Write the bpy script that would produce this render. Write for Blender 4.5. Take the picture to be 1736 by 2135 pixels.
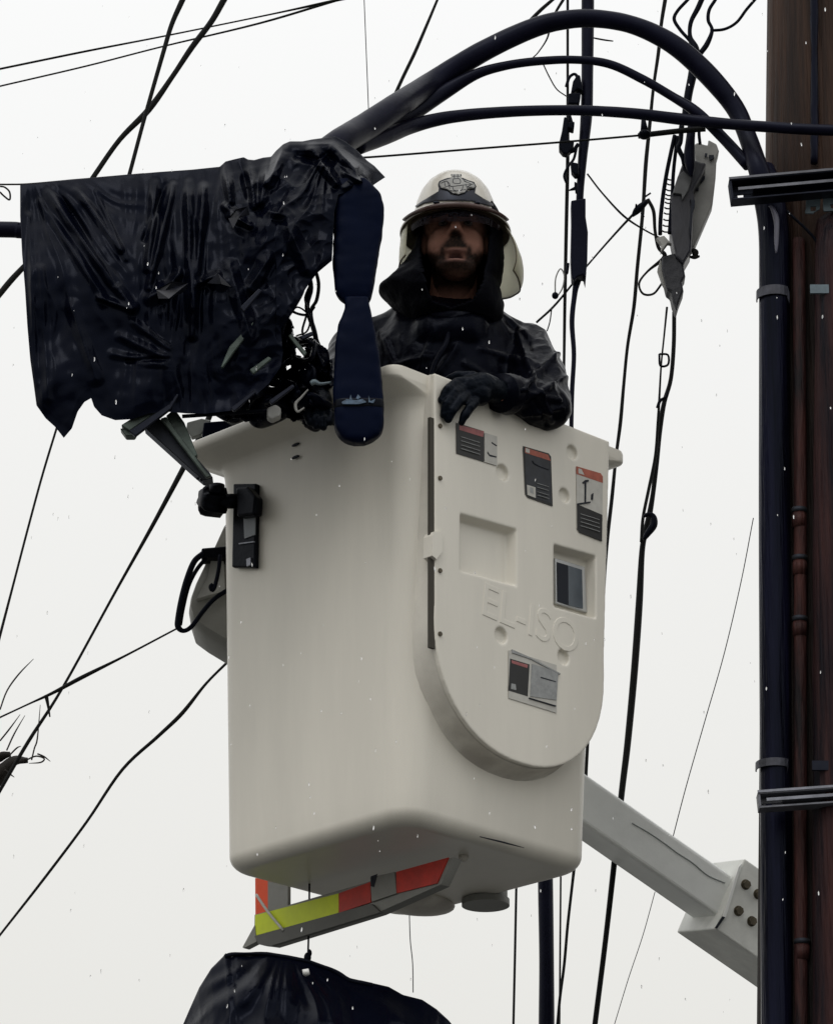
import bpy, bmesh, math, random
import numpy as np
from mathutils import Vector, Matrix, noise
random.seed(7)
for o in list(bpy.data.objects): bpy.data.objects.remove(o)
sc = bpy.context.scene
C = sc.collection

# ---------------------------------------------------------------- camera
FPX = 8480.0; PITCH = math.radians(21)          # focal length in units of a 1736 px wide frame
cam = bpy.data.cameras.new('camera'); camo = bpy.data.objects.new('camera', cam); C.objects.link(camo)
camo.location = (0, 0, 1.6); camo.rotation_euler = (math.radians(90)+PITCH, 0, 0)
cam.sensor_fit = 'HORIZONTAL'; cam.sensor_width = 36; cam.lens = FPX*36/1736
cam.clip_start = .1; cam.clip_end = 3000
sc.camera = camo
# ---------------------------------------------------------------- world: bright overcast
SUN_EL, SUN_AZ = math.radians(55), math.radians(200)
w = bpy.data.worlds.new("World"); sc.world = w; w.use_nodes = True
nt = w.node_tree; nt.nodes.clear()
def N(nt, t, **k):
    n = nt.nodes.new(t)
    for a, b in k.items(): setattr(n, a, b)
    return n
out = N(nt, 'ShaderNodeOutputWorld'); add = N(nt, 'ShaderNodeAddShader')
sky = N(nt, 'ShaderNodeTexSky'); sky.sky_type = 'NISHITA'; sky.sun_disc = False
sky.sun_elevation = SUN_EL; sky.sun_rotation = SUN_AZ; sky.dust_density = 6; sky.air_density = 1
b1 = N(nt, 'ShaderNodeBackground'); b1.inputs[1].default_value = 0.008
b2 = N(nt, 'ShaderNodeBackground'); b2.inputs[1].default_value = 1.0
tc = N(nt, 'ShaderNodeTexCoord'); sp = N(nt, 'ShaderNodeSeparateXYZ'); ramp = N(nt, 'ShaderNodeValToRGB')
nt.links.new(tc.outputs['Generated'], sp.inputs[0]); nt.links.new(sp.outputs['Z'], ramp.inputs[0])
nt.links.new(ramp.outputs[0], b2.inputs[0]); nt.links.new(sky.outputs[0], b1.inputs[0])
nt.links.new(b1.outputs[0], add.inputs[0]); nt.links.new(b2.outputs[0], add.inputs[1]); nt.links.new(add.outputs[0], out.inputs[0])
els = ramp.color_ramp.elements
els[0].position = 0.0; els[0].color = (.62, .61, .58, 1)
els[1].position = 1.0; els[1].color = (1.16, 1.17, 1.18, 1)
for p_, c_ in ((.24, (.80, .79, .75)), (.36, (.87, .865, .84)), (.47, (.95, .95, .94))):
    e = els.new(p_); e.color = (*c_, 1)
sl = bpy.data.lights.new('sun', 'SUN'); sl.energy = .5; sl.angle = math.radians(25); sl.color = (1, .97, .93)
so = bpy.data.objects.new('sun', sl); C.objects.link(so)
so.rotation_euler = (math.radians(35), 0, math.radians(-20)); so.location = (0, 0, 30)
sc.view_settings.view_transform = 'Standard'; sc.view_settings.look = 'None'
sc.view_settings.exposure = 0; sc.view_settings.gamma = 1; sc.view_settings.use_curve_mapping = False

# ---------------------------------------------------------------- geometry of the view
cp, sp_ = math.cos(PITCH), math.sin(PITCH)
CAMP = Vector((0, 0, 1.6))
def ray(x, y):
    a, b = (x-868)/FPX, (1067.5-y)/FPX
    return Vector((a, cp-b*sp_, sp_+b*cp))
def pt(x, y, Y):
    v = ray(x, y); return CAMP + v*(Y/v.y)
def hit(x, y, P, n):
    v = ray(x, y); return CAMP + v*((Vector(P)-CAMP).dot(n)/v.dot(n))
def proj(P):
    q = Vector(P)-CAMP; d = q.y*cp+q.z*sp_
    return 868+FPX*q.x/d, 1067.5-FPX*(-q.y*sp_+q.z*cp)/d
def px2m(w, Y): return w*Y*1.07/FPX

# ---------------------------------------------------------------- materials
MAT = {}
def mat(name, col, rough=.5, metal=0, spec=.5, var=0, vscale=8, stretch=(1, 1, 1), bump=0, bscale=40, col2=None, trans=0, coat=0, ior=1.45, alpha=1, bstretch=None, detail=6):
    if name in MAT: return MAT[name]
    m = bpy.data.materials.new(name); m.use_nodes = True; t = m.node_tree
    p = t.nodes['Principled BSDF']; p.inputs['Base Color'].default_value = (*col, 1)
    p.inputs['Roughness'].default_value = rough; p.inputs['Metallic'].default_value = metal
    p.inputs['Specular IOR Level'].default_value = spec; p.inputs['IOR'].default_value = ior
    p.inputs['Transmission Weight'].default_value = trans; p.inputs['Coat Weight'].default_value = coat
    p.inputs['Coat Roughness'].default_value = .25
    if max(col) < .0199: p.inputs['Specular Tint'].default_value = (.62, .72, 1, 1)
    p.inputs['Alpha'].default_value = alpha
    if var or bump:
        tc = N(t, 'ShaderNodeTexCoord')
    if var:
        mp = N(t, 'ShaderNodeMapping'); mp.inputs['Scale'].default_value = stretch
        nz = N(t, 'ShaderNodeTexNoise'); nz.inputs['Scale'].default_value = vscale; nz.inputs['Detail'].default_value = detail
        nz.inputs['Roughness'].default_value = .65
        cr = N(t, 'ShaderNodeValToRGB'); c2 = col2 or tuple(c*(1-var) for c in col)
        cr.color_ramp.elements[0].position = .36; cr.color_ramp.elements[0].color = (*c2, 1)
        cr.color_ramp.elements[1].position = .64; cr.color_ramp.elements[1].color = (*col, 1)
        t.links.new(tc.outputs['Object'], mp.inputs[0]); t.links.new(mp.outputs[0], nz.inputs[0])
        t.links.new(nz.outputs[0], cr.inputs[0]); t.links.new(cr.outputs[0], p.inputs['Base Color'])
        rr = N(t, 'ShaderNodeMapRange'); rr.inputs['To Min'].default_value = max(0, rough-.1); rr.inputs['To Max'].default_value = min(1, rough+.12)
        t.links.new(nz.outputs[0], rr.inputs[0]); t.links.new(rr.outputs[0], p.inputs['Roughness'])
    if bump:
        mp2 = N(t, 'ShaderNodeMapping'); mp2.inputs['Scale'].default_value = bstretch or stretch
        n2 = N(t, 'ShaderNodeTexNoise'); n2.inputs['Scale'].default_value = bscale; n2.inputs['Detail'].default_value = 5
        bp = N(t, 'ShaderNodeBump'); bp.inputs['Strength'].default_value = bump; bp.inputs['Distance'].default_value = .01
        t.links.new(tc.outputs['Object'], mp2.inputs[0]); t.links.new(mp2.outputs[0], n2.inputs[0])
        t.links.new(n2.outputs[0], bp.inputs['Height']); t.links.new(bp.outputs[0], p.inputs['Normal'])
    MAT[name] = m; return m
white = mat('white_fiberglass', (.73, .70, .62), .42, var=.07, vscale=4.0, stretch=(2.2, 2.2, .35), bump=.03, bscale=18, coat=.15)
whited = mat('white_fiberglass_soiled_shaded', (.71, .68, .605), .5, var=.16, vscale=6, bump=.05, bscale=30)
def grime_and_shade():  # lower end darkened: soft shade under the panel painted in with the grime
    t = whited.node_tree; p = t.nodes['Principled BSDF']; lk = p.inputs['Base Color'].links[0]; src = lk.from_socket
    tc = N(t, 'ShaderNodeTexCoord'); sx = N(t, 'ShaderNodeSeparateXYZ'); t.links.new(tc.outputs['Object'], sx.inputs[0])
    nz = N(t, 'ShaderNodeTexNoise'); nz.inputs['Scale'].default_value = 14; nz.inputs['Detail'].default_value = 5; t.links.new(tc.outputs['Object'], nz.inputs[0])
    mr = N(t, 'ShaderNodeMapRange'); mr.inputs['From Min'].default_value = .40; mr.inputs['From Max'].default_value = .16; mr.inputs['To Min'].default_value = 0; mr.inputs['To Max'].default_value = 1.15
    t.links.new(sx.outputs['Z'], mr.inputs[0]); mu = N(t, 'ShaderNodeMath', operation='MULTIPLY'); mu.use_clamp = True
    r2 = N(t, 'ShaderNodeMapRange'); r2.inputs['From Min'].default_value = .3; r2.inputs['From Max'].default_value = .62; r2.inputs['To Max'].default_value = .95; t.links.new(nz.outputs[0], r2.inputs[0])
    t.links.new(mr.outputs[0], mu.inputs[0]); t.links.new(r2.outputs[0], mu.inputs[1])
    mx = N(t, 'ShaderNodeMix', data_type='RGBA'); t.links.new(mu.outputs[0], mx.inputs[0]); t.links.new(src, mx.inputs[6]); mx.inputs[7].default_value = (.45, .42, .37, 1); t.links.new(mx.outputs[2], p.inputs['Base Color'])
grime_and_shade()
blackp = mat('black_plastic', (.003, .003, .0036), .35, spec=.12, var=.3, bump=.1, bscale=60)
rubber = mat('black_rubber_cable', (.0035, .004, .0075), .5, spec=.09, var=.3, vscale=20, bump=.15, bscale=50)
wirem = mat('weathered_wire', (.012, .0115, .008), .6, spec=.15, var=.3, vscale=15)
navyhose = mat('navy_rubber_hose', (.0060, .0058, .0140), .36, spec=.12, var=.35, vscale=9, bump=.1, bscale=25)
navy = mat('navy_rubber_cover', (.0018, .0040, .016), .42, spec=.06, var=.3, vscale=6, bump=.06, bscale=20)
tarpm = mat('black_plastic_sheet', (.0014, .0021, .0066), .22, spec=.08, var=.4, vscale=5, bump=.14, bscale=22, bstretch=(1, 1, .6))
jackm = mat('wet_black_rain_fabric', (.0018, .0020, .0048), .30, spec=.06, var=.3, vscale=9, bump=.35, bscale=26)
hoodm = mat('black_hood_fabric', (.0018, .0018, .0030), .7, spec=.08, var=.3, vscale=9, bump=.3, bscale=60)
glovem = mat('black_rubber_glove', (.0025, .0040, .0065), .36, spec=.10, var=.3, bump=.25, bscale=80)
wood = mat('dark_brown_wood_pole', (.26, .135, .085), .6, spec=.2, var=.7, col2=(.035, .020, .018), vscale=2.0, stretch=(9, 9, .45), bump=1.0, bscale=7, bstretch=(14, 14, .5))
def wetwood_and_dark_side():
    t = wood.node_tree; p = t.nodes['Principled BSDF']; lk = p.inputs['Base Color'].links[0]; src = lk.from_socket
    tc = N(t, 'ShaderNodeTexCoord'); sx = N(t, 'ShaderNodeSeparateXYZ'); t.links.new(tc.outputs['Object'], sx.inputs[0])
    nz = N(t, 'ShaderNodeTexNoise'); nz.inputs['Scale'].default_value = 5; mp = N(t, 'ShaderNodeMapping'); mp.inputs['Scale'].default_value = (4, 4, .6)
    t.links.new(tc.outputs['Object'], mp.inputs[0]); t.links.new(mp.outputs[0], nz.inputs[0])
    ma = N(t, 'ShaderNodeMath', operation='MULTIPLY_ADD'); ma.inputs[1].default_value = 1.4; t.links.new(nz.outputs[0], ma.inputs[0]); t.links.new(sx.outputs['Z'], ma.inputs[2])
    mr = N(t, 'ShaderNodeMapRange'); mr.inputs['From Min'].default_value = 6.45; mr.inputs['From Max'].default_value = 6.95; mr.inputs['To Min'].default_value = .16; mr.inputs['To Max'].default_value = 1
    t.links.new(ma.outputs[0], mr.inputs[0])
    # darker towards the pole's right side
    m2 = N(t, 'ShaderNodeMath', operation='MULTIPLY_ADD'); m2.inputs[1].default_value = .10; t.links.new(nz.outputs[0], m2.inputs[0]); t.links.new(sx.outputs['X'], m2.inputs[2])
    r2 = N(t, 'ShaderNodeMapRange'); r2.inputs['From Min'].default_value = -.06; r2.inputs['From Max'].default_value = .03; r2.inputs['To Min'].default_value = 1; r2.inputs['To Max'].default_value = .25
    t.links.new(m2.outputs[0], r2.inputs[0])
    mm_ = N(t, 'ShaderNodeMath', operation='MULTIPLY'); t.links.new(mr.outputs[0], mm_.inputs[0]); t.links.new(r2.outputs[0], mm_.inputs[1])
    mx = N(t, 'ShaderNodeVectorMath', operation='SCALE'); t.links.new(src, mx.inputs[0]); t.links.new(mm_.outputs[0], mx.inputs['Scale']); t.links.new(mx.outputs[0], p.inputs['Base Color'])
wetwood_and_dark_side()
steel = mat('galvanized_steel', (.26, .27, .31), .42, metal=.5, var=.5, vscale=14, bump=.1)
steeld = mat('dark_steel', (.012, .0125, .018), .38, metal=.2, spec=.3, var=.5, vscale=14, bump=.1)
conduit = mat('black_conduit', (.007, .007, .019), .30, spec=.14, var=.8, vscale=5, stretch=(6, 6, .35), bump=.5, bscale=9, bstretch=(9, 9, .5))
tarred = mat('tarred_wet_cover', (.050, .020, .019), .5, spec=.15, var=.8, col2=(.0035, .0035, .0075), vscale=2.6, stretch=(9, 9, .5), bump=1, bscale=9, bstretch=(12, 12, .6))
rustp = mat('red_brown_pipe', (.060, .021, .018), .55, spec=.2, var=.85, col2=(.006, .0040, .0055), vscale=5, stretch=(5, 5, .7), bump=.6, bscale=20, bstretch=(5, 5, .6))
boomm = mat('grey_white_boom_paint', (.86, .88, .86), .45, var=.12, vscale=4, stretch=(1, 1, 1), bump=.05, coat=.1)
boomu = mat('boom_bracket_paint', (.80, .81, .77), .5, var=.2, vscale=9, bump=.06)
brass = mat('dull_bolt', (.13, .11, .075), .55, metal=.4, var=.5, vscale=60)
greyc = mat('grey_plastic_housing', (.24, .24, .22), .5, var=.25, vscale=7, bump=.05)
orange = mat('orange_reflective_tape', (.80, .075, .01), .5, var=.1, vscale=20)
redt = mat('red_reflective_tape', (.55, .035, .02), .5, var=.3, vscale=25)
yellow = mat('yellow_reflective_tape', (.62, .72, .02), .5, var=.15, vscale=14)
cream = mat('cream_helmet_shell', (.66, .63, .56), .28, coat=.4, var=.12, vscale=12)
steelm = mat('dull_steel', (.17, .175, .20), .45, metal=.4, spec=.4, var=.4, vscale=20, bump=.2)
creamt = mat('ivory_translucent_shade', (.72, .70, .52), .4, trans=.55, var=.15, alpha=.85)
under = mat('brown_brim_underside', (.12, .095, .058), .6, var=.4, vscale=12)
visor = mat('dark_red_visor', (.085, .045, .038), .25, spec=.6, var=.4, vscale=20)
galvl = mat('light_grey_cover', (.40, .40, .38), .5, var=.4, vscale=9)
bluegrey = mat('blue_grey_steel', (.15, .20, .23), .45, metal=.3, var=.4, vscale=20)
greenm = mat('green_grey_metal', (.08, .105, .092), .45, metal=.5, var=.6, vscale=12, bump=.2)
decB = mat('sticker_black', (.020, .020, .020), .5, var=.4, vscale=60)
decN = mat('sticker_slate', (.030, .034, .042), .5, var=.5, vscale=40)
decR = mat('sticker_red', (.42, .12, .08), .55, var=.3, vscale=60)
decP = mat('sticker_pink', (.38, .13, .13), .55, var=.3, vscale=60)
decW = mat('sticker_white', (.52, .51, .47), .5, var=.15, vscale=30)
decG = mat('sticker_grey', (.33, .34, .34), .5, var=.25, vscale=80)
decK = mat('sticker_ink', (.012, .012, .012), .6)
glassb = mat('blue_grey_window', (.10, .12, .14), .15, var=.3)
twigm = mat('dark_bark', (.02, .017, .014), .85, var=.4)
waterm = mat('water_drop', (1, 1, 1), .03, trans=1, ior=1.33)

# ---------------------------------------------------------------- mesh helpers
WM = {}
def mk(name, V, F, m, parent=None, smooth=True, mi=None, base=None):
    V = [Vector(v) for v in V]
    if parent is None:
        lo = [min(v[i] for v in V) for i in range(3)]; hi = [max(v[i] for v in V) for i in range(3)]
        o_ = Vector(base) if base else Vector(((lo[0]+hi[0])/2, (lo[1]+hi[1])/2, lo[2]))
        W = Matrix.Translation(o_)
    else: W = WM[parent.name]
    iw = W.inverted()
    me = bpy.data.meshes.new(name); me.from_pydata([iw @ v for v in V], [], F)
    ms = m if isinstance(m, (list, tuple)) else [m]
    for x in ms: me.materials.append(x)
    if mi: me.polygons.foreach_set('material_index', mi)
    bm = bmesh.new(); bm.from_mesh(me); bmesh.ops.recalc_face_normals(bm, faces=bm.faces); bm.to_mesh(me); bm.free()
    me.polygons.foreach_set('use_smooth', [smooth]*len(me.polygons))
    o = bpy.data.objects.new(name, me); C.objects.link(o)
    if parent: o.parent = parent
    else: o.matrix_world = W
    WM[o.name] = W
    return o
def tag(o, label=None, cat=None, group=None, kind=None):
    if label: o['label'] = label
    if cat: o['category'] = cat
    if group: o['group'] = group
    if kind: o['kind'] = kind
    return o
def thing(name, label, cat, loc, rz=0, group=None):
    o = bpy.data.objects.new(name, None); C.objects.link(o); o.empty_display_size = .1
    W = Matrix.Translation(loc) @ Matrix.Rotation(rz, 4, 'Z'); o.matrix_world = W; WM[o.name] = W
    return tag(o, label, cat, group)
def autosmooth(o, ang=35):
    me = o.data; bm = bmesh.new(); bm.from_mesh(me)
    for e in bm.edges:
        if len(e.link_faces) == 2 and e.calc_face_angle(0) > math.radians(ang): e.smooth = False
    bm.to_mesh(me); bm.free(); return o
def cat_rom(P, n):
    P = [np.array(p, float) for p in P]
    if len(P) == 2: return [P[0]+(P[1]-P[0])*i/n for i in range(n+1)]
    Q = [2*P[0]-P[1]]+P+[2*P[-1]-P[-2]]; out_ = []
    for i in range(1, len(Q)-2):
        for k in range(n):
            t = k/n; a, b, c, d = Q[i-1:i+3]
            out_.append(.5*((2*b)+(-a+c)*t+(2*a-5*b+4*c-d)*t*t+(-a+3*b-3*c+d)*t**3))
    out_.append(P[-1]); return out_
def tube_vf(P, R, seg=10, n=6, jit=0):
    if not hasattr(R, '__len__'): R = [R]*len(P)
    S = cat_rom([list(p)+[r] for p, r in zip(P, R)], n)
    pts = [Vector(s[:3]) for s in S]; rr = [max(s[3], 1e-4) for s in S]
    V, F = [], []; up = None
    for i, p in enumerate(pts):
        t = (pts[min(i+1, len(pts)-1)]-pts[max(i-1, 0)]).normalized()
        if up is None: up = t.orthogonal().normalized()
        else: up = (up-t*up.dot(t)).normalized()
        s = t.cross(up)
        for k in range(seg):
            a = 2*math.pi*k/seg; r = rr[i]*(1+jit*(noise.noise(p*30+Vector((k, 0, 0)))))
            V.append(p+up*math.cos(a)*r+s*math.sin(a)*r)
    m = len(pts)
    for i in range(m-1):
        for k in range(seg):
            F.append((i*seg+k, i*seg+(k+1) % seg, (i+1)*seg+(k+1) % seg, (i+1)*seg+k))
    F.append(tuple(range(seg))[::-1]); F.append(tuple((m-1)*seg+k for k in range(seg)))
    return V, F
def tube(name, P, R, m, parent=None, seg=10, n=6, jit=0):
    V, F = tube_vf(P, R, seg, n, jit); return mk(name, V, F, m, parent)
def rings_vf(rings, cap=True):
    V, F = [], []; k = len(rings[0])
    for r in rings: V += [Vector(p) for p in r]
    for i in range(len(rings)-1):
        for j in range(k): F.append((i*k+j, i*k+(j+1) % k, (i+1)*k+(j+1) % k, (i+1)*k+j))
    if cap: F.append(tuple(range(k))[::-1]); F.append(tuple((len(rings)-1)*k+j for j in range(k)))
    return V, F
def box_vf(c, ax, ay, az):           # centre, half-axis vectors
    c, ax, ay, az = map(Vector, (c, ax, ay, az))
    V = [c+ax*i+ay*j+az*k for k in (-1, 1) for j in (-1, 1) for i in (-1, 1)]
    F = [(0, 1, 3, 2), (4, 6, 7, 5), (0, 4, 5, 1), (2, 3, 7, 6), (0, 2, 6, 4), (1, 5, 7, 3)]
    return V, F
def bevel(o, w, seg=2, ang=40):
    md = o.modifiers.new('b', 'BEVEL'); md.width = w; md.segments = seg; md.limit_method = 'ANGLE'; md.angle_limit = math.radians(ang)
    return bake(o)
def bake(o):
    dg = bpy.context.evaluated_depsgraph_get(); me = bpy.data.meshes.new_from_object(o.evaluated_get(dg))
    o.modifiers.clear(); old = o.data; o.data = me; me.name = old.name; bpy.data.meshes.remove(old); return o
def box(name, c, ax, ay, az, m, parent=None, bw=0):
    V, F = box_vf(c, ax, ay, az); o = mk(name, V, F, m, parent, smooth=False)
    if bw: bevel(o, bw)
    return o
def merge(*vfs):
    V, F = [], []
    for v, f in vfs:
        b = len(V); V += v; F += [tuple(i+b for i in q) for q in f]
    return V, F
def sphere_vf(c, ax, ay, az, nu=20, nv=14):
    c, ax, ay, az = map(Vector, (c, ax, ay, az)); V, F = [c-az], []
    for j in range(1, nv):
        th = math.pi*j/nv-math.pi/2
        for i in range(nu):
            a = 2*math.pi*i/nu; V.append(c+ax*math.cos(a)*math.cos(th)+ay*math.sin(a)*math.cos(th)+az*math.sin(th))
    V.append(c+az); L = len(V)-1
    for i in range(nu): F.append((0, 1+(i+1) % nu, 1+i))
    for j in range(nv-2):
        for i in range(nu): F.append((1+j*nu+i, 1+j*nu+(i+1) % nu, 1+(j+1)*nu+(i+1) % nu, 1+(j+1)*nu+i))
    for i in range(nu): F.append((L, 1+(nv-2)*nu+i, 1+(nv-2)*nu+(i+1) % nu))
    return V, F
def ball(c, r): return sphere_vf(c, (r, 0, 0), (0, r, 0), (0, 0, r))
def cap_vf(p0, p1, r0, r1):          # tapered capsule
    p0, p1 = Vector(p0), Vector(p1)
    v, f = tube_vf([p0, p1], [r0, r1], 18, 4)
    return merge((v, f), ball(p0, r0), ball(p1, r1))
def prism_vf(poly, d):               # poly: world points, d: extrusion vector
    n = len(poly); V = [Vector(p) for p in poly]+[Vector(p)+Vector(d) for p in poly]
    F = [tuple(range(n))[::-1], tuple(range(n, 2*n))]+[(i, (i+1) % n, n+(i+1) % n, n+i) for i in range(n)]
    return V, F
def remesh(o, vox, smooth=2, fac=.5):
    md = o.modifiers.new('r', 'REMESH'); md.mode = 'VOXEL'; md.voxel_size = vox; md.use_smooth_shade = True
    if smooth:
        s = o.modifiers.new('s', 'SMOOTH'); s.iterations = smooth; s.factor = fac
    return bake(o)
def displace(o, fn):                 # fn(world co, world normal) -> world co
    me = o.data; W = WM[o.name]; iw = W.inverted(); R3 = W.to_3x3()
    n = len(me.vertices); co = np.empty(n*3); no = np.empty(n*3)
    me.vertices.foreach_get('co', co); me.vertex_normals.foreach_get('vector', no)
    co, no = co.reshape(-1, 3), no.reshape(-1, 3)
    for i in range(n):
        co[i] = iw @ fn(W @ Vector(co[i]), (R3 @ Vector(no[i])).normalized())
    me.vertices.foreach_set('co', co.ravel()); me.update()
def cyl_vf(p0, p1, r0, r1=None, seg=24):
    p0, p1 = Vector(p0), Vector(p1); t = (p1-p0).normalized(); u_ = t.orthogonal().normalized(); s = t.cross(u_)
    r1 = r0 if r1 is None else r1
    rg = [[p+u_*math.cos(2*math.pi*k/seg)*r+s*math.sin(2*math.pi*k/seg)*r for k in range(seg)] for p, r in ((p0, r0), (p1, r1))]
    return rings_vf(rg)
def bolt(name, p, n, r, h, m, parent, seg=6):
    V, F = cyl_vf(Vector(p), Vector(p)+Vector(n)*h, r, r*.92, seg); return mk(name, V, F, m, parent, smooth=False)

# ---------------------------------------------------------------- ground and sky surroundings
g = mk('ground', [(-900, -900, 0), (900, -900, 0), (900, 900, 0), (-900, 900, 0)], [(0, 1, 2, 3)],
       mat('wet_asphalt', (.08, .08, .075), .5, var=.3, vscale=.4, bump=.3, bscale=30), smooth=False, base=(0, 0, 0)); tag(g, kind='structure')

# ================================================================= AERIAL BUCKET
BC = Vector((-.027, 9.59, 4.34))
bk = thing('aerial_bucket', 'white fiberglass lift bucket holding the helmeted worker, orange and yellow striped rail underneath', 'lift bucket', BC, math.radians(45))
BW = WM[bk.name]; BI = BW.inverted()
def B(x, y, z): return BW @ Vector((x, y, z-4.34))     # x along right-hand face, y backwards, z height
ux, uy = (BW.to_3x3() @ Vector((1, 0, 0))), (BW.to_3x3() @ Vector((0, 1, 0)))
def fhit(x, y, off=.40): return hit(x, y, B(0, -off, 5), uy)      # on plane in front of right-hand face
def lhit(x, y, off=.335): return hit(x, y, B(-off, 0, 5), ux)
def rrect(sx, sy, r, n=8):
    P = []
    for q, (cx, cy) in enumerate(((1, 1), (-1, 1), (-1, -1), (1, -1))):
        for k in range(n+1):
            a = math.pi/2*(q+k/n); P.append((cx*(sx-r)+r*math.cos(a), cy*(sy-r)+r*math.sin(a)))
    return P
def hs(z): return .326+(.347-.326)*(z-4.34)/1.07
rg = []
def hfr(z): return .326+(.379-.326)*(z-4.34)/1.07       # the right-hand face flares out towards the top
def ringat(z, s, r, f=0):
    ext = hfr(z)-hs(z); rg.append([B(x, y-(ext+f if False else 0)-0, z) if y > 0 else B(x, y*(1+(ext-f)/max(s, .01)), z) for x, y in rrect(s, s, r, 10)])
s0 = hs(4.34); ringat(4.340, s0-.065, .03); ringat(4.338, s0-.045, .04)
for k in range(0, 9):
    a = math.pi/2*k/8; ringat(4.376-.038*math.cos(a), s0-.038+.038*math.sin(a), .055+.02*math.sin(a))
for z in np.linspace(4.42, 5.36, 26): ringat(z, hs(z), .078)
for t in np.linspace(0, 1, 9)[1:]:      # cove out to the rim
    ringat(5.385+.018*t**.6+.020*t, hs(5.38)+.070*t**1.7, .078-.045*t, .070*t**1.7)
ringat(5.428, hs(5.38)+.0745, .034, .0745); ringat(5.447, hs(5.38)+.0745, .034, .0745); ringat(5.452, hs(5.38)+.071, .034, .071)
ringat(5.452, hs(5.4)-.004, .07); ringat(5.44, hs(5.4)-.010, .07)
for z in np.linspace(5.3, 4.45, 8): ringat(z, hs(z)-.012, .068)
ringat(4.38, s0-.06, .05)
V, F = rings_vf(rg)
body = mk('bucket_shell', V, F, white, bk); autosmooth(body, 50)
# pedestal under the side panel
def uout(e, eb=None, n=26, top=5.452):
    eb = e if eb is None else eb
    P = [(-.296-e, top), ]
    P += [(-.296-e, z) for z in np.linspace(top-.05, 4.86, 8)]
    for k in range(n+1):
        a = math.pi+math.pi*k/n; ca, sa = math.cos(a), math.sin(a)
        x = .298*math.copysign(abs(ca)**.92, ca); zz = math.copysign(abs(sa)**.92, sa)
        P.append((-.0+x+e*(1 if ca > 0 else -1)*min(1, abs(ca)*1.5), 4.82+zz*.295-eb*abs(sa)))
    P += [(.298+e+.035*(z-4.86)/.59, z) for z in np.linspace(4.86, top, 9)]
    return [(x-.006, z) for x, z in P]
rg = []
for fq, k_e in ((-1.6, .62), (-.3, .60), (0, .50), (.08, .38), (.2, .27), (.4, .17), (.65, .10), (.88, .05), (1.0, .02)):
    r1 = []
    for x, z in uout(0):
        o0 = hfr(min(z, 5.4))-.004; dpt = max(.003, .390-o0); off = o0+(.390-o0)*fq if o0 < .388 else .388
        cxx = x-0; sx = math.copysign(1, x) if z > 4.82 else x/.298; zz = 0 if z > 4.82 else -math.sqrt(max(0, 1-(x/.298)**2))
        gx = ((.12+.88*min(1, -zz*1.15)) if x < 0 else .35)
        r1.append(B(x+sx*k_e*dpt*gx, -off, z+zz*k_e*dpt*.8))
    rg.append(r1)
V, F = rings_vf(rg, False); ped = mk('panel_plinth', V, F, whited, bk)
# dark strip painted in for the shadow gap at the panel edge; screws
sp0, sp1 = fhit(899, 872, .3955), fhit(899, 1352, .3955)
mid = (sp0+sp1)/2
box('groove_shadow_strip', mid, ux*.0085, uy*.004, (sp0-sp1)/2, mat('groove_shadow_dark', (.05, .045, .035), .8), bk)
# cover panel with pockets cut in
PO = [B(x, -.384, z) for x, z in uout(0)]
V, F = prism_vf(PO, -uy*.018); pan = mk('side_panel', V, F, white, bk)
tag(pan, 'raised side panel with rounded bottom, stickers and two square pockets')
cut = []
def quadcut(px4, d, shrink=.018):
    P = [fhit(x, y, .405) for x, y in px4]; c = sum(P, Vector())/4
    Q = [c+(p-c)*(1-shrink/(p-c).length)+uy*d for p in P]
    cut.append(rings_vf([P, Q]))
quadcut([(960, 1068), (1080, 1102), (1080, 1224), (960, 1190)], .030)
quadcut([(1156, 1133), (1244, 1158), (1244, 1290), (1156, 1265)], .037, .010)
for (x, y, r) in ((1048, 985, .023), (1177, 1033, .021), (1193, 943, .021), (1045, 1325, .023), (1175, 1370, .022)):
    p = fhit(x, y, .402); cut.append(cyl_vf(p-uy*.02, p+uy*.012, r, r*.85, 24))
cutter = []
for i, c_ in enumerate(cut):
    co = mk('cutter', *c_, white, bk, smooth=False); cutter.append(co)
    md = pan.modifiers.new('c', 'BOOLEAN'); md.operation = 'DIFFERENCE'; md.object = co; md.solver = 'EXACT'
# thicken the back of the panel so pockets keep a floor
pan2V, pan2F = prism_vf([B(x, -.33, z) for x, z in uout(-.012)], -uy*.0545)
bpy.context.view_layer.update()
bm = bmesh.new(); bm.from_mesh(pan.data); bm.free()
md = pan.modifiers
pan.modifiers.clear()
pb = mk('cutter_base', pan2V, pan2F, white, bk, smooth=False); cutter.append(pb)
m0 = pan.modifiers.new('u', 'BOOLEAN'); m0.operation = 'UNION'; m0.object = pb; m0.solver = 'EXACT'
for co in cutter[:-1]:
    md = pan.modifiers.new('c', 'BOOLEAN'); md.operation = 'DIFFERENCE'; md.object = co; md.solver = 'EXACT'
r_ = pan.modifiers.new('r', 'REMESH'); r_.mode = 'VOXEL'; r_.voxel_size = .0028; r_.use_smooth_shade = True
s_ = pan.modifiers.new('s', 'SMOOTH'); s_.iterations = 5; s_.factor = .5
bpy.context.view_layer.update(); bake(pan)
for co in cutter: bpy.data.objects.remove(co)
for y in (888, 997, 1190, 1322):
    bolt('screw', fhit(917, y, .403), -uy, .0062, .003, brass, pan, 10)
# latch on the panel's left edge
P = [fhit(x, y, .41) for x, y in ((901, 1116), (905, 1108), (922, 1108), (922, 1150), (910, 1166), (901, 1158))]
mk('panel_latch', *prism_vf(P, uy*.03), white, bk, smooth=False); 
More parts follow.
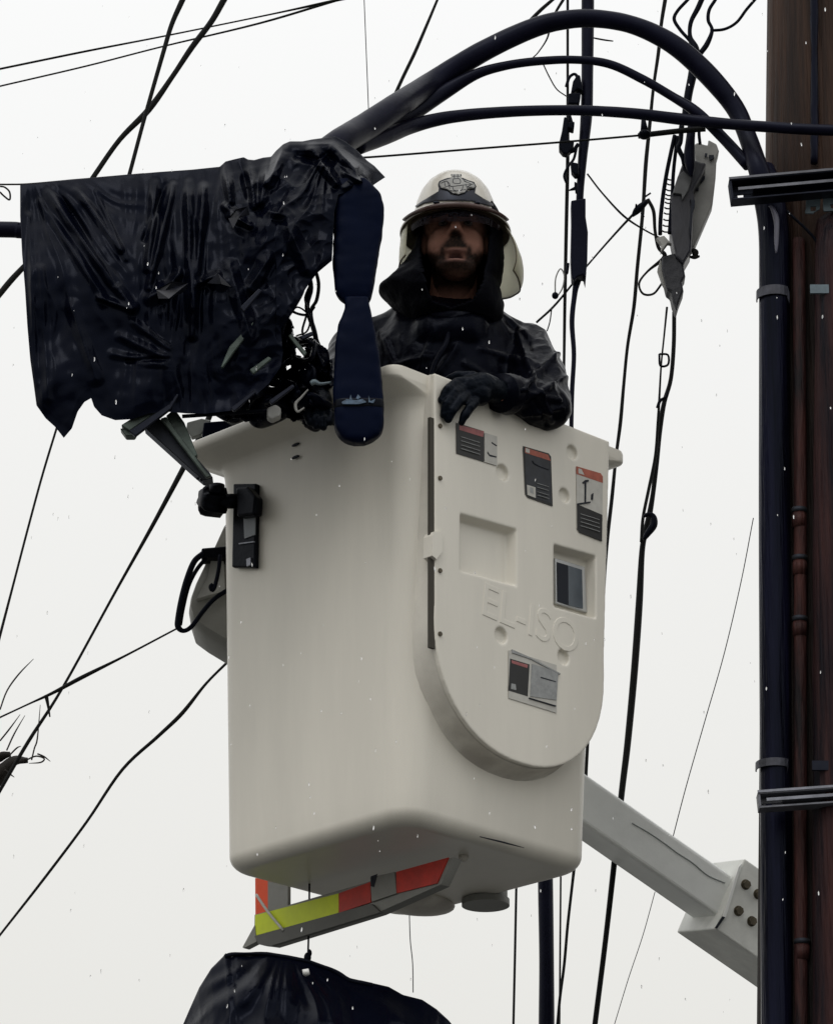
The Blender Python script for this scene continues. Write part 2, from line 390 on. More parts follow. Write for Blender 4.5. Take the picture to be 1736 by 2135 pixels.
# window frame in the right pocket
def plate(name, px, m, parent, off, th, bw=0, surf=fhit):
    nrm = uy if surf is fhit else ux
    P = [surf(x, y, off+th) for x, y in px]; o = mk(name, *prism_vf(P, nrm*th), m, parent, smooth=False)
    if bw: bevel(o, bw, 2)
    return o
fr = thing('tmp', None, None, (0, 0, 0)); bpy.data.objects.remove(fr)
outer = [(1157, 1163), (1219, 1182), (1224, 1277), (1159, 1258)]
plate('pocket_window_frame', outer, mat('bright_metal', (.45, .46, .46), .3, metal=.6), pan, .3705, .008, .0015)
plate('pocket_window', [(1161, 1172), (1184, 1179), (1185, 1262), (1162, 1254)], decK, pan, .3785, .0015)
plate('pocket_window', [(1184, 1179), (1213, 1188), (1215, 1269), (1185, 1262)], glassb, pan, .3785, .0018)
# stickers (flat print): one mesh per sticker, one material per printed field
def cA(x, y): return ((900+x/3.472)*.96444, (800+y/3.472)*.96444)
def cB(x, y): return ((900+x/3.472)*.96444, (1200+y/3.472)*.96444)
def sticker(name, label, fields, cv, surf=fhit, off=.4035, par=None):
    V, F, mi, ms = [], [], [], []
    nrm = -uy
    for k, (P, m) in enumerate(fields):
        th = .0006+.0004*k; b = len(V)
        Q = [surf(*cv(*p), off) for p in P]; n = len(Q)
        v, f = prism_vf(Q, nrm*th)
        V += v; F += [tuple(i+b for i in q) for q in f]
        if m not in ms: ms.append(m)
        mi += [ms.index(m)]*len(f)
    o = mk(name, V, F, ms, par or pan, smooth=False, mi=mi); o['label'] = label
def rect(x0, y0, x1, y1, s=.31):     # sheared with the face's perspective
    return [(x0, y0), (x1, y0+(x1-x0)*s), (x1, y1+(x1-x0)*s), (x0, y1)]
sticker('warning_sticker', 'dark sticker with a pink strip under the gloved hand', [
    (rect(298, 395, 505, 625), decB), ([(320, 412), (505, 460), (497, 503), (320, 448)], decP),
    (rect(508, 470, 602, 690), decW), ([(560, 540), (600, 566), (596, 574), (560, 550)], decK),
    ([(530, 612), (545, 635), (596, 650), (594, 658), (545, 648), (527, 625)], decK)]
    + [(rect(330, y, 470, y+4), decG) for y in (500, 530, 562, 590)], cA)
sticker('warning_sticker', 'tall dark sticker with a salmon strip and a small white box', [
    ([(798, 570), (990, 625), (1008, 650), (1021, 1023), (835, 958), (815, 930)], decB),
    ([(812, 592), (985, 640), (1000, 665), (1009, 1003), (842, 944), (822, 925)], decN),
    ([(812, 582), (985, 636), (1003, 682), (812, 622)], decR), ([(815, 586), (845, 596), (845, 626), (815, 616)], decW),
    ([(825, 862), (888, 882), (890, 962), (828, 938)], decW), ([(845, 880), (870, 888), (872, 930), (848, 922)], decG),
    ([(868, 680), (880, 700), (920, 722), (990, 748), (990, 751), (918, 726), (876, 704), (864, 682)], decK)]
    + [(rect(900, y, 985, y+3), decG) for y in (850, 880, 915, 940)], cA)
sticker('warning_sticker', 'tall white sticker with a red strip above and black field below', [
    ([(1198, 722), (1380, 775), (1396, 800), (1390, 1285), (1215, 1215), (1202, 1190)], decW),
    ([(1198, 722), (1380, 775), (1396, 800), (1396, 848), (1198, 780)], decR), ([(1212, 738), (1235, 745), (1256, 788), (1212, 775)], decW),
    ([(1202, 1008), (1391, 1088), (1388, 1286), (1222, 1220), (1204, 1195)], decB),
    ([(1258, 832), (1270, 834), (1268, 1005), (1258, 1002)], decK), ([(1240, 845), (1262, 826), (1288, 826), (1286, 838), (1246, 854)], decK),
    ([(1308, 935), (1322, 925), (1318, 975), (1306, 972)], decK), ([(1202, 1002), (1298, 988), (1300, 998), (1202, 1014)], decK)]
    + [(rect(1225, y, 1365, y+4), decG) for y in (1080, 1110, 1140, 1170)], cA)
sticker('warning_sticker', 'small dark sticker beside a grey data plate on the rounded panel end', [
    (rect(690, 715, 1050, 1075), decW), ([(700, 778), (846, 822), (832, 1062), (688, 1018)], decB),
    ([(710, 790), (832, 826), (828, 850), (712, 812)], decP), ([(708, 965), (740, 972), (744, 1016), (706, 1006)], decG),
    ([(862, 818), (1060, 880), (1046, 1090), (850, 1062)], decG),
    ([(712, 710), (860, 775), (1075, 890), (1072, 900), (856, 785), (712, 735)], decG),
    ([(926, 916), (1040, 950), (1040, 956), (926, 924)], decK), ([(840, 1072), (1040, 1132), (1040, 1140), (840, 1080)], decK)], cB)
# embossed lettering
def text_on(txt, px, size, m, parent, off=.4005, ext=.0018, rot=0, surf_n=None, shear=0):
    cu = bpy.data.curves.new('t', 'FONT'); cu.body = txt; cu.size = size; cu.extrude = ext; cu.bevel_depth = .0012; cu.bevel_resolution = 1; cu.shear = shear; cu.resolution_u = 4
    to = bpy.data.objects.new('t', cu); C.objects.link(to); bpy.context.view_layer.update()
    dg = bpy.context.evaluated_depsgraph_get(); me = bpy.data.meshes.new_from_object(to.evaluated_get(dg)); bpy.data.objects.remove(to)
    o_ = fhit(*px, off); ca, sa = math.cos(rot), math.sin(rot)
    V = [o_ + ux*(v.co.x*ca-v.co.y*sa)+Vector((0, 0, 1))*(v.co.x*sa+v.co.y*ca)-uy*v.co.z for v in me.vertices]
    o = mk('embossed_lettering', V, [tuple(p.vertices) for p in me.polygons], m, parent, smooth=False); return o
text_on('EL-ISO', (999, 1279), .122, white, pan, rot=math.radians(-4), shear=.05)
# dark slots in the left face
for (x, y) in ((616, 928), (616, 954)):
    c_ = lhit(x, y-1, .3505); mk('drain_slot', *sphere_vf(c_, ux*.003, uy*.014, Vector((0, 0, .0042))), decK, bk)
c_ = fhit(1050, 1745, .334)
mk('scuff_mark', *merge(tube_vf([fhit(1000, 1745, .331), fhit(1050, 1757, .332), fhit(1092, 1768, .332)], [.0012, .0022, .0008], 6, 4)), decK, bk)
# black bracket with knob on the left face
def cD(x, y): return ((400+x/2.893)*.96444, (780+y/2.893)*.96444)
br = box('bracket', (lhit(489, 1005, .352)+lhit(537, 1190, .352))/2, ux*.008, (lhit(489, 1100, .352)-lhit(537, 1100, .352))/2, Vector((0, 0, .112)), blackp, bk, .004)
plate('bracket_pad', [cD(*q) for q in ((365, 985), (437, 980), (435, 1088), (370, 1112))], mat('pad_grey', (.22, .24, .26), .5, var=.2), br, .360, .003, 0, lhit)
for q in (((375, 800), (405, 795), (405, 850), (378, 855)), ((382, 1240), (408, 1230), (408, 1275), (385, 1285)), ((335, 1140), (430, 1128), (430, 1134), (335, 1148))):
    plate('clip', [cD(*p) for p in q], steel, br, .360, .004, 0, lhit)
for q in (((315, 790), (385, 785), (440, 850), (430, 960), (320, 975)),):
    plate('bracket_boss', [cD(*p) for p in q], blackp, br, .360, .030, .006, lhit)
kc = pt(444, 1045, 9.50)
star = []
for k in range(24):
    a = 2*math.pi*k/24; r = .030+.006*math.cos(6*a); star.append((math.cos(a)*r, math.sin(a)*r))
ax_ = (-ux*.9+uy*.3).normalized(); s1 = ax_.cross(Vector((0, 0, 1))).normalized(); s2 = s1.cross(ax_)
rg = [[kc+ax_*d+s1*x*q+s2*y*q*1.1 for x, y in star] for d, q in ((-.034, .7), (-.028, 1), (.012, 1.06), (.026, 1.0), (.034, .75))]
mk('knob', *rings_vf(rg), blackp, bk, smooth=True)
mk('knob_shaft', *cyl_vf(kc, lhit(505, 1045, .36), .019), blackp, bk)
mk('knob_cap', *cyl_vf(pt(452, 1030, 9.47), pt(452, 1012, 9.47), .021, .020, 20), blackp, bk)

# underside: striped rail, post, drum
def mhit(x, y, c=0.02): return hit(x, y, B(c, 0, 4.2), ux)       # vertical plane parallel with the left face
def c4(x, y): return ((350+x/1.827)*.96444, (1650+y/1.827)*.96444)
RC = -.10
def railp(name, px, m, c=RC, th=.004):
    return mk(name, *prism_vf([mhit(*c4(*q), c) for q in px], ux*th), m, rail, smooth=False)
rail = mk('bumper_rail', *prism_vf([mhit(*c4(*q), RC) for q in ((366, 600), (1150, 372), (1100, 480), (850, 592), (430, 722), (380, 716), (364, 690))], ux*.03), greyc, bk, smooth=False)
railp('yellow_tape', ((368, 601), (697, 515), (697, 592), (365, 683)), yellow, RC-.004)
railp('red_tape', ((698, 515), (822, 470), (825, 550), (698, 592)), redt, RC-.004)
railp('red_tape', ((925, 430), (1130, 373), (1085, 475), (925, 515)), redt, RC-.004)
railp('rail_foot', ((366, 640), (318, 728), (322, 732), (372, 706)), greyc, RC-.006, .02)
railp('rail_lip', ((365, 684), (825, 556), (860, 590), (430, 722), (380, 716)), mat('rail_lip_grey', (.11, .11, .10), .6, var=.3), RC-.012, .012)  # darker grey lip along the rail's lower edge
railp('rail_hanger', ((822, 452), (918, 430), (925, 515), (828, 548)), greyc, RC-.006, .03)
railp('hanger_hole', ((824, 448), (850, 438), (836, 490), (824, 486)), decK, RC-.0075, .001)
box('rail_bracket', (mhit(*c4(432, 530), RC+.08)), ux*.004, uy*.002, Vector((0, 0, .001)), greyc, rail)
railp('orange_tape', ((368, 455), (418, 455), (418, 590), (369, 602)), orange, RC+.05, .004)
railp('rail_upright', ((418, 455), (497, 455), (497, 572), (418, 592)), greyc, RC+.05, .01)
tube('white_strap', [mhit(*c4(*q), RC-.012) for q in ((372, 520), (420, 590), (480, 662))], .0035, decW, rail, 6)
# molded lump and drum under the floor
def zhit(x, y, z): v = ray(x, y); return CAMP+v*((z-1.6)/v.z)
c_ = zhit(*c4(985, 560), 4.33)
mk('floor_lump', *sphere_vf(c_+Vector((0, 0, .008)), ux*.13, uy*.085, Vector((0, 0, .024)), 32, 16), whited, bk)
c_ = zhit(1012, 1878, 4.335)
mk('socket_drum', *merge(cyl_vf(c_-Vector((0, 0, .013)), c_+Vector((0, 0, .03)), .055, .055, 36), cyl_vf(c_-Vector((0, 0, .014)), c_+Vector((0, 0, .002)), .060, .060, 36)), greyc, bk); autosmooth(bpy.data.objects['socket_drum'], 40)
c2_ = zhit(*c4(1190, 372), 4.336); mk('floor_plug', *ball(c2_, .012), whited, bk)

# ================================================================= boom
def c5(x, y): return ((1200+x/2.893)*.96444, (1600+y/2.893)*.96444)
YB = 10.12
P0, P1 = pt(1214, 1662, YB), pt(1507, 1866, YB+.20)
bd = (P1-P0).normalized()
boom = thing('lift_boom', 'pale grey square boom arm running down from behind the bucket to the bolted joint', 'boom arm', tuple(P0))
side = Vector((0, 1, 0)); side = (side-bd*side.dot(bd)).normalized(); upb = side.cross(bd); upb = upb if upb.z > 0 else -upb
hh = .057; dd = .075
BN = side.copy(); start = P0-bd*.35; end = P1+bd*.12
ce = (start+end)/2+side*dd
bm_o = mk('boom_tube', *box_vf(ce, (end-start)/2, side*dd, upb*hh), boomm, boom, smooth=False); bevel(bm_o, .010, 3)
tube('paint_seam', [hit(*c5(*q), P0-BN*.001, BN) for q in ((480, 520), (600, 590), (700, 660), (760, 705), (860, 770), (950, 845), (1060, 895))], .0018, mat('seam', (.33, .35, .35), .5), boom, 6)
# bolted joint sleeve going down behind the pole
je = P1+bd*1.6; js = P1+bd*.01
YJ = -.045
Q = [c5(*q) for q in ((1185, 742), (1700, 1045), (1700, 1590), (1000, 1182))]
JP = P0-BN*.03; PJ = [hit(x, y, JP, BN) for x, y in Q]
PJ2 = [PJ[0], PJ[0]+bd*1.5, PJ[3]+bd*1.5, PJ[3]]
sl_o = mk('boom_joint_sleeve', *prism_vf(PJ2, side*.235), boomu, boom, smooth=False); bevel(sl_o, .004, 2)
for q in ((1190, 905), (1268, 965), (1145, 1070), (1228, 1135), (1345, 1010), (1310, 1190)):
    p = hit(*c5(*q), JP, BN); bolt('joint_bolt', p, -side, .0115, .012, brass, sl_o, 6)
    bolt('bolt_washer', p, -side, .014, .003, brass, sl_o, 16)
sl2 = lambda nm, q, m, d: mk(nm, *prism_vf([hit(*c5(*p_), JP-BN*d, BN) for p_ in q], BN*.004), m, boom, smooth=False)
sl2('joint_lip', ((1148, 792), (1168, 772), (1112, 960), (1066, 1110), (1050, 1104), (1098, 950)), mat('lip_white', (.85, .86, .84), .4), .004)
sl2('joint_shadow_strip', ((1046, 1104), (1062, 1110), (1012, 1180), (998, 1178)), decK, .0045)  # black strip put in as the shadow of the joint
# ================================================================= grey housing behind the bucket, left
def c3(x, y): return (x/2.847*.96444, (1000+y/2.847)*.96444)
ol = [(1560, 200), (1440, 300), (1380, 372), (1322, 500), (1262, 610), (1200, 740), (1168, 830), (1158, 900), (1185, 985), (1260, 1040), (1385, 1115), (1560, 1200)]
hs_ = thing('boom_tip_housing', 'grey rounded housing with black cables behind the left side of the bucket', 'housing', tuple(pt(440, 1250, 9.85)))
base = [pt(*c3(*q), 9.82) for q in ol]; cen = sum(base, Vector())/len(base)
rg = []
for d, q in ((0, .90), (.012, .97), (.035, 1), (.16, 1), (.19, .95)): rg.append([cen+(p-cen)*q+Vector((0, d, 0)) for p in base])
hb = mk('housing_shell', *rings_vf(rg), greyc, hs_); autosmooth(hb, 45)
P = [pt(*c3(*q), 9.80) for q in ((1300, 590), (1375, 600), (1385, 790), (1300, 812), (1210, 838), (1280, 700))]
mk('housing_flap', *prism_vf(P, (0, .02, 0)), mat('pale_flap', (.38, .38, .36), .5, var=.3), hs_, smooth=False)
P = [pt(*c3(*q), 9.77) for q in ((1240, 525), (1400, 512), (1400, 582), (1235, 580))]
bx_ = mk('cable_clamp', *prism_vf(P, (0, .06, 0)), blackp, hs_, smooth=False); bevel(bx_, .004)
tube('looped_cable', [pt(*c3(*q), 9.77) for q in ((1250, 560), (1195, 610), (1150, 720), (1118, 840), (1098, 950), (1096, 1010), (1128, 1036), (1178, 1010), (1250, 915), (1320, 838), (1400, 785))], [.008]*6+[.006]*5, rubber, hs_, 10)
tube('looped_cable', [pt(*c3(*q), 9.79) for q in ((1275, 580), (1210, 660), (1160, 760), (1125, 900), (1108, 1000))], .0055, rubber, hs_, 10)
tube('cable_hook', [pt(*c3(*q), 9.76) for q in ((1355, 570), (1345, 660), (1325, 750), (1308, 785), (1295, 765), (1310, 750))], .0055, rubber, hs_, 8)

# ================================================================= UTILITY POLE
YP = 9.75
PA, PB = pt(1733, -200, YP), pt(1733, 2135, YP)
ax = (PA-PB).normalized()
def polep(z): return PB+ax*((z-PB.z)/ax.z)
pole = thing('utility_pole', 'thick brown wooden utility pole at the right edge, black conduits strapped to it', 'utility pole', tuple(polep(0)))
rg = []
zs = np.linspace(-.3, 9.5, 120); seg = 72
for z in zs:
    c_ = polep(z); r0 = .180+.003*(4.8-z)
    rg.append([c_+Vector((math.cos(2*math.pi*k/seg), math.sin(2*math.pi*k/seg), 0))*(r0+.004*noise.noise(Vector((k*.35, 0, z*.35)))+.0025*noise.noise(Vector((k*1.2, 5, z*.8)))) for k in range(seg)])
trunk = mk('pole_shaft', *rings_vf(rg), wood, pole)
def front(px, py, d=.0):             # a point on the front of the pole, seen at this pixel
    c_ = PB+ax*((pt(px, py, YP).z-PB.z)/ax.z); dx = pt(px, py, YP).x-c_.x; r = .180
    yy = -math.sqrt(max(r*r-dx*dx, 0))
    return pt(px, py, YP+yy-d)
def pline(px, ys, d): return [pt(px+o_, y, d) for y, o_ in ys]
YF = YP-.170
cd = thing('conduit', 'black vertical conduit along the left edge of the wooden pole', 'conduit', tuple(pt(1615, 2500, YP-.06)), 0)
tube('conduit_pipe', [pt(1588, 352, YP-.12), pt(1600, 400, YP-.13), pt(1612, 480, YP-.13), pt(1614, 620, YP-.13), pt(1614, 1100, YP-.13), pt(1617, 1600, YP-.13), pt(1620, 2135, YP-.13), pt(1622, 2600, YP-.13), pt(1624, 4300, YP-.13)], [px2m(54, 9.6)/2]+[px2m(66, 9.6)/2]*8, conduit, cd, 24)
def strap(y, x0, x1, par, h=.026):
    P = []
    n = 10
    for k in range(n+1):
        a = math.radians(195-150*k/n); P.append((math.cos(a), math.sin(a)))
    c_ = pt(1613, y, YP-.13); r = px2m(68, 9.6)/2+.002
    rg = []
    for (a, b) in P:
        q = c_+Vector((a*r, -b*r, 0)); q2 = c_+Vector((a*(r+.003), -b*(r+.003), 0))
        rg.append([q-ax*h/2, q+ax*h/2, q2+ax*h/2, q2-ax*h/2])
    e = pt(x1, y+6, YP-.165); rg.append([e-ax*h/2, e+ax*h/2, e+Vector((0, -.004, 0))+ax*h/2, e+Vector((0, -.004, 0))-ax*h/2])
    return mk('strap', *rings_vf(rg), mat('strap_steel', (.075, .078, .10), .42, metal=.3, var=.5, vscale=30), par, smooth=False)
strap(617, 1575, 1645, cd); strap(1599, 1585, 1640, cd, .020)
cd2 = thing('conduit', 'dark wide conduit on the right part of the pole below the upper crossarm', 'conduit', tuple(pt(1735, 2500, YF-.04)), 0)
tube('conduit_pipe', [pt(1742, 470, YF), pt(1740, 560, YF-.04), pt(1738, 1000, YF-.04), pt(1738, 1600, YF-.04), pt(1738, 2135, YF-.04), pt(1738, 2600, YF-.04), pt(1738, 4200, YF-.04)], [px2m(84, 9.6)/2]*7, tarred, cd2, 24, jit=.12)
P = [pt(x, 608, YF-.10) for x in (1688, 1700, 1720, 1745)]
mk('strap', *box_vf(pt(1725, 603, YF-.085), (.045, 0, 0), (0, .004, 0), (0, 0, .012)), bluegrey, cd2, smooth=False)
mk('strap', *box_vf(pt(1735, 1597, YF-.085), (.05, 0, 0), (0, .004, 0), (0, 0, .012)), steeld, cd2, smooth=False)
rp = thing('downspout_pipe', 'thin red-brown pipe with collars running down the middle of the pole', 'pipe', tuple(pt(1668, 2500, YF)), 0)
tube('pipe_run', [pt(1664, 500, YF+.015), pt(1666, 600, YF), pt(1668, 1000, YF), pt(1668, 1500, YF), pt(1670, 2135, YF), pt(1671, 2600, YF), pt(1674, 4200, YF)], px2m(27, 9.6)/2, rustp, rp, 16)
for (x, y) in ((1666, 1065), (1667, 1165), (1667, 1292), (1672, 1965)):
    c_ = pt(x, y, YF); mk('pipe_collar', *cyl_vf(c_-ax*.006, c_+ax*.006, px2m(33, 9.6)/2), decK, rp)
    mk('pipe_collar', *cyl_vf(c_-ax*.045, c_-ax*.006, px2m(30, 9.6)/2), rustp, rp)
gw = tag(tube('pole_cable', [front(1697, y, .006) for y in (-180, 0, 120, 250, 340)], [px2m(v, 9.6)/2 for v in (16, 18, 15, 18, 16)], conduit, None, 10, jit=.3), 'dark cable running up the brown wood above the black crossarm', 'cable')
# upper and lower steel channels
def channel(name, label, xL, yL, xR, yR, hpx, Y, seal, m, holes=True):
    a, b = pt(xL, yL, Y), pt(xR, yR, Y); d = (b-a).normalized(); t = thing(name, label, 'crossarm', tuple(a))
    u2 = Vector((0, 0, 1)); u2 = (u2-d*u2.dot(d)).normalized(); h = px2m(hpx, Y)/2
    L = (b-a).length+.7; c_ = a+d*L/2; bk_ = Vector((0, 1, 0)); th = .0025
    flT = box_vf(c_+u2*(h-th), d*L/2, bk_*.022, u2*th); flB = box_vf(c_-u2*(h-th), d*L/2, bk_*.022, u2*th)
    web0 = box_vf(c_+u2*(h*.5)+bk_*.020+d*.004, d*(L/2-.004), bk_*th, u2*(h*.5-.0005)); 
    web1 = box_vf(c_-u2*(h*.5)+bk_*.020+d*.018, d*(L/2-.018), bk_*th, u2*(h*.5-.0005))
    rib = box_vf(c_+u2*0+bk_*(-.004)+d*.03, d*(L/2-.03), bk_*.016, u2*.003)
    e0 = box_vf(a+d*.003+bk_*0, d*.003, bk_*.022, u2*(h-2*th))
    back = box_vf(a+d*.012-u2*h*.5+bk_*.018, d*.009, bk_*th, u2*(h*.5-.0005)); 
    o1 = mk('channel', *merge(flT, flB, web0, web1, rib, e0, back), m, t, smooth=False); bevel(o1, .001, 1)
    o2 = mk('channel_edge', *merge(box_vf(c_+u2*(h+.001)-bk_*.0235, d*L/2, bk_*.0015, u2*.003), box_vf(c_-bk_*.0215, d*(L/2-.02), bk_*.0015, u2*.0038)), steelm if m is steeld else steel, t, smooth=False)
    return t
ch = channel('steel_crossarm', 'black steel channel crossarm across the pole under the curved hoses', 1521, 402, 1736, 383, 50, YP-.26, 1, steeld)
channel('steel_crossarm', 'thin grey steel channel strapped low across the pole', 1579, 1674, 1736, 1663, 34, YP-.26, 1, steelm)
cl = thing('pole_clamp', 'blue-grey perforated clamp plate on the pole below the black crossarm', 'clamp', tuple(pt(1710, 440, YP-.21)))
def cC(x, y): return ((1550+x/5.772)*.96444, (330+y/5.772)*.96444)
def cutplate(name, px, hole, Y, th, m, parent):
    # plate as frame around square hole
    o = mk(name, *prism_vf([pt(*cC(*q), Y) for q in px], (0, th, 0)), m, parent, smooth=False)
    if hole:
        h_ = mk('cutter', *prism_vf([pt(*cC(*q), Y-.02) for q in hole], (0, .05+th, 0)), m, parent, smooth=False)
        md = o.modifiers.new('c', 'BOOLEAN'); md.object = h_; md.solver = 'EXACT'; bpy.context.view_layer.update(); bake(o); bpy.data.objects.remove(h_)
    return o
cutplate('clamp_plate', ((1108, 568), (1288, 560), (1288, 600), (1278, 700), (1205, 740), (1195, 755), (1100, 752), (1095, 725), (1105, 700)), ((1172, 625), (1240, 622), (1240, 682), (1172, 685)), YP-.215, .006, bluegrey, cl)
cutplate('clamp_plate', ((1320, 548), (1600, 530), (1700, 560), (1700, 720), (1330, 725), (1320, 690)), ((1415, 600), (1480, 595), (1480, 655), (1430, 650)), YP-.22, .006, bluegrey, cl)
cutplate('clamp_tab', ((1385, 750), (1600, 740), (1600, 940), (1385, 940)), None, YP-.21, .006, bluegrey, cl)
P = [pt(*cC(*q), YP-.24) for q in ((650, 660), (690, 700), (730, 800), (742, 900), (740, 1100), (735, 1250))]
tube('hanging_strap', P, [.003, .006, .008, .007, .006, .002], mat('lilac_tape', (.10, .10, .14), .35, spec=.6, var=.4), cd, 8)
tube('ground_wire', [front(1640, 440, .03), front(1700, 500, .02), front(1725, 560, .02)], .004, rubber, cd2, 8)

# ================================================================= wires
ALLW = []
def wire(label, P, wpx, Y, m=wirem, name='overhead_wire', cat='wire', ext=True, seg=8, n=6, jit=0, group=None):
    W_ = wpx if hasattr(wpx, '__len__') else [wpx]*len(P)
    Ys = Y if hasattr(Y, '__len__') else [Y]*len(P)
    Q = [pt(x, y, yy) for (x, y), yy in zip(P, Ys)]; R_ = [px2m(w_, yy)/2 for w_, yy in zip(W_, Ys)]
    if ext:
        for e in (0, -1):
            x, y = P[e]
            if x <= 2 or y <= 2 or y >= 2130 or x > 1734:
                i = 1 if e == 0 else -2; dq = (Q[e]-Q[i]).normalized(); s_ = (Q[e]-Q[i]).length; q0 = Q[e].copy(); tot = 0
                while tot < 3:
                    tot += s_; s_ *= 1.5; q = q0+dq*tot
                    if e == 0: Q.insert(0, q); R_.insert(0, R_[0])
                    else: Q.append(q); R_.append(R_[-1])
    return tag(tube(name, Q, R_, m, None, seg, n, jit), label, cat, group)
wire('upper of the two near-parallel thin wires crossing the top left corner', ((0, 143), (180, 106), (345, 74), (560, 30), (700, 0)), (5, 5, 4, 4, 7), 11.2)
wire('lower of the two near-parallel thin wires crossing the top left corner', ((0, 179), (180, 137), (340, 96), (540, 48), (695, 2)), (4, 4, 4, 5, 6), 11.3)
wire('thinner, straighter of two crossing dark cables above the left part of the tarp', ((250, 430), (270, 362), (300, 250), (340, 110), (358, 50), (380, 0)), (9, 9, 9, 10, 11, 13), 10.6, name='overhead_cable', cat='cable')
wire('thicker, bent one of two crossing dark cables above the left part of the tarp', ((160, 420), (197, 365), (250, 290), (310, 228), (360, 158), (400, 98), (440, 45), (466, 0)), (11, 12, 12, 15, 12, 14, 14, 15), 10.75, name='overhead_cable', cat='cable')
wire('hair-thin vertical wire above the joint of the tarp and the hoses', ((759, 0), (763, 100), (769, 250)), 2, 10.4)
wire('dark slanting cable running from the hoses to the top edge, right of the hair-thin wire', ((800, 240), (815, 214), (840, 160), (865, 108), (890, 50), (911, 0)), (8, 8, 8, 8, 7, 6), 10.7, name='overhead_cable', cat='cable')
wire('thin messenger wire below the curved hoses, from the tarp to the dark clamp', ((740, 328), (787, 326), (1000, 309), (1180, 295), (1330, 282)), 5, 9.7)
wire('short stiff dark rod from the clamp to the grey splice box', ((1330, 283), (1350, 280), (1420, 272), (1470, 268)), 13, 9.72, name='steel_rod', cat='rod', ext=False)
wire('thick dark cable crossing the left edge below the pipe stub', ((0, 612), (25, 582), (60, 545)), (14, 14, 12), 10.4, name='overhead_cable', cat='cable')
wire('slanting cable from the pointed tarp corner down to the left edge', ((0, 1325), (30, 1210), (60, 1095), (90, 985), (125, 870)), (6, 5, 5, 5, 5), 10.2, name='overhead_cable', cat='cable')
wire('long slanting cable behind the bent metal strips, down to the lower left', ((440, 860), (420, 905), (380, 980), (320, 1092), (240, 1235), (130, 1435), (60, 1545), (0, 1648)), (12, 13, 12, 9, 6, 6, 8, 8), 10.0, name='overhead_cable', cat='cable')
wire('rising wire from the lower left edge to the loops at the grey housing', ((0, 1496), (60, 1468), (110, 1445), (170, 1413), (260, 1368), (368, 1311)), (4, 4, 7, 9, 5, 4), 9.9)
wire('sagging black cable from the lower left edge up behind the bucket', ((0, 1950), (90, 1835), (180, 1715), (255, 1605), (330, 1535), (380, 1487), (430, 1425), (480, 1375)), (5, 6, 6, 7, 8, 9, 6, 6), 10.3, name='overhead_cable', cat='cable')
# drooping ends on the junction
wire('short forked wire end dangling where two wires cross at lower left', ((96, 1450), (100, 1470), (104, 1495)), (9, 6, 3), 9.95, ext=False, name='wire_end', cat='wire')
# right-hand verticals
wire('straight thin vertical cable left of the taped cable, from the top to the shoulder', ((1183, 0), (1183, 200), (1183, 330), (1180, 480), (1177, 640), (1175, 780), (1172, 900)), (6, 6, 8, 8, 7, 6, 6), 9.95, name='vertical_cable', cat='cable')
vt = thing('taped_cable', 'thick vertical cable with a black taped splice, right of the helmet', 'cable', tuple(pt(1195, 900, 9.9)))
tube('cable_run', [pt(x, y, Y) for x, y, Y in ((1225, -150, 9.92), (1225, 0, 9.92), (1224, 150, 9.92), (1222, 240, 9.92), (1214, 330, 9.92), (1208, 420, 9.92), (1205, 560, 9.92), (1198, 610, 9.92), (1192, 670, 9.92), (1196, 740, 9.92), (1192, 820, 9.92), (1190, 940, 9.92), (1186, 1200, 9.92))], [px2m(v, 9.9)/2 for v in (26, 28, 26, 26, 20, 16, 20, 12, 11, 10, 10, 9, 9)], navyhose, vt, 14)
def c7(x, y): return ((1170+x/3.68)*.96444, (120+y/3.68)*.96444)
def hw(nm, P, Y=9.885, th=.03, m=rubber, bw=.004):
    o = mk(nm, *prism_vf([pt(*c7(*q), Y) for q in P], (0, th, 0)), m, vt, smooth=False); bevel(o, bw, 2)
hw('splice_wrap', ((235, 1150), (352, 1130), (352, 1280), (370, 1400), (365, 1640), (350, 1760), (330, 1740), (280, 1760), (262, 1790), (240, 1760), (232, 1600), (238, 1300)), 9.88, .045, navyhose, .008)
hw('wrap_tail', ((333, 1735), (358, 1720), (348, 1842), (336, 1800)), 9.89, .008, rubber, .001)
hw('clamp_block', ((285, 145), (308, 150), (330, 280), (310, 270), (285, 260), (262, 285), (232, 300), (250, 200)))
hw('clamp_block', ((215, 295), (315, 290), (300, 380), (205, 380)))
hw('clamp_block', ((180, 480), (212, 490), (212, 660), (262, 680), (245, 740), (205, 780), (170, 770), (142, 735), (140, 690), (162, 600)))
hw('clamp_block', ((208, 525), (265, 518), (257, 587), (208, 570)))
hw('clamp_block', ((232, 840), (292, 850), (298, 940), (270, 950), (240, 915)))
hw('clamp_spur', ((262, 1000), (285, 1010), (288, 1090), (270, 1085), (268, 1060), (215, 1066), (262, 1040)), 9.88, .01, rubber, .001)
hw('clamp_block', ((195, 1645), (225, 1640), (215, 1720), (190, 1728)), 9.88, .02)
tube('clamp_link', [pt(x, y, 9.9) for x, y in ((1180, 180), (1187, 160), (1200, 155), (1207, 180), (1204, 215))], px2m(7, 9.9)/2, rubber, vt, 8)
tube('clamp_link', [pt(x, y, 9.9) for x, y in ((1186, 240), (1190, 262), (1176, 285), (1178, 305), (1192, 315), (1205, 300))], px2m(9, 9.9)/2, rubber, vt, 8)
tube('clamp_link', [pt(x, y, 9.9) for x, y in ((1203, 300), (1196, 330), (1185, 345), (1176, 365), (1180, 380))], px2m(6, 9.9)/2, rubber, vt, 8)
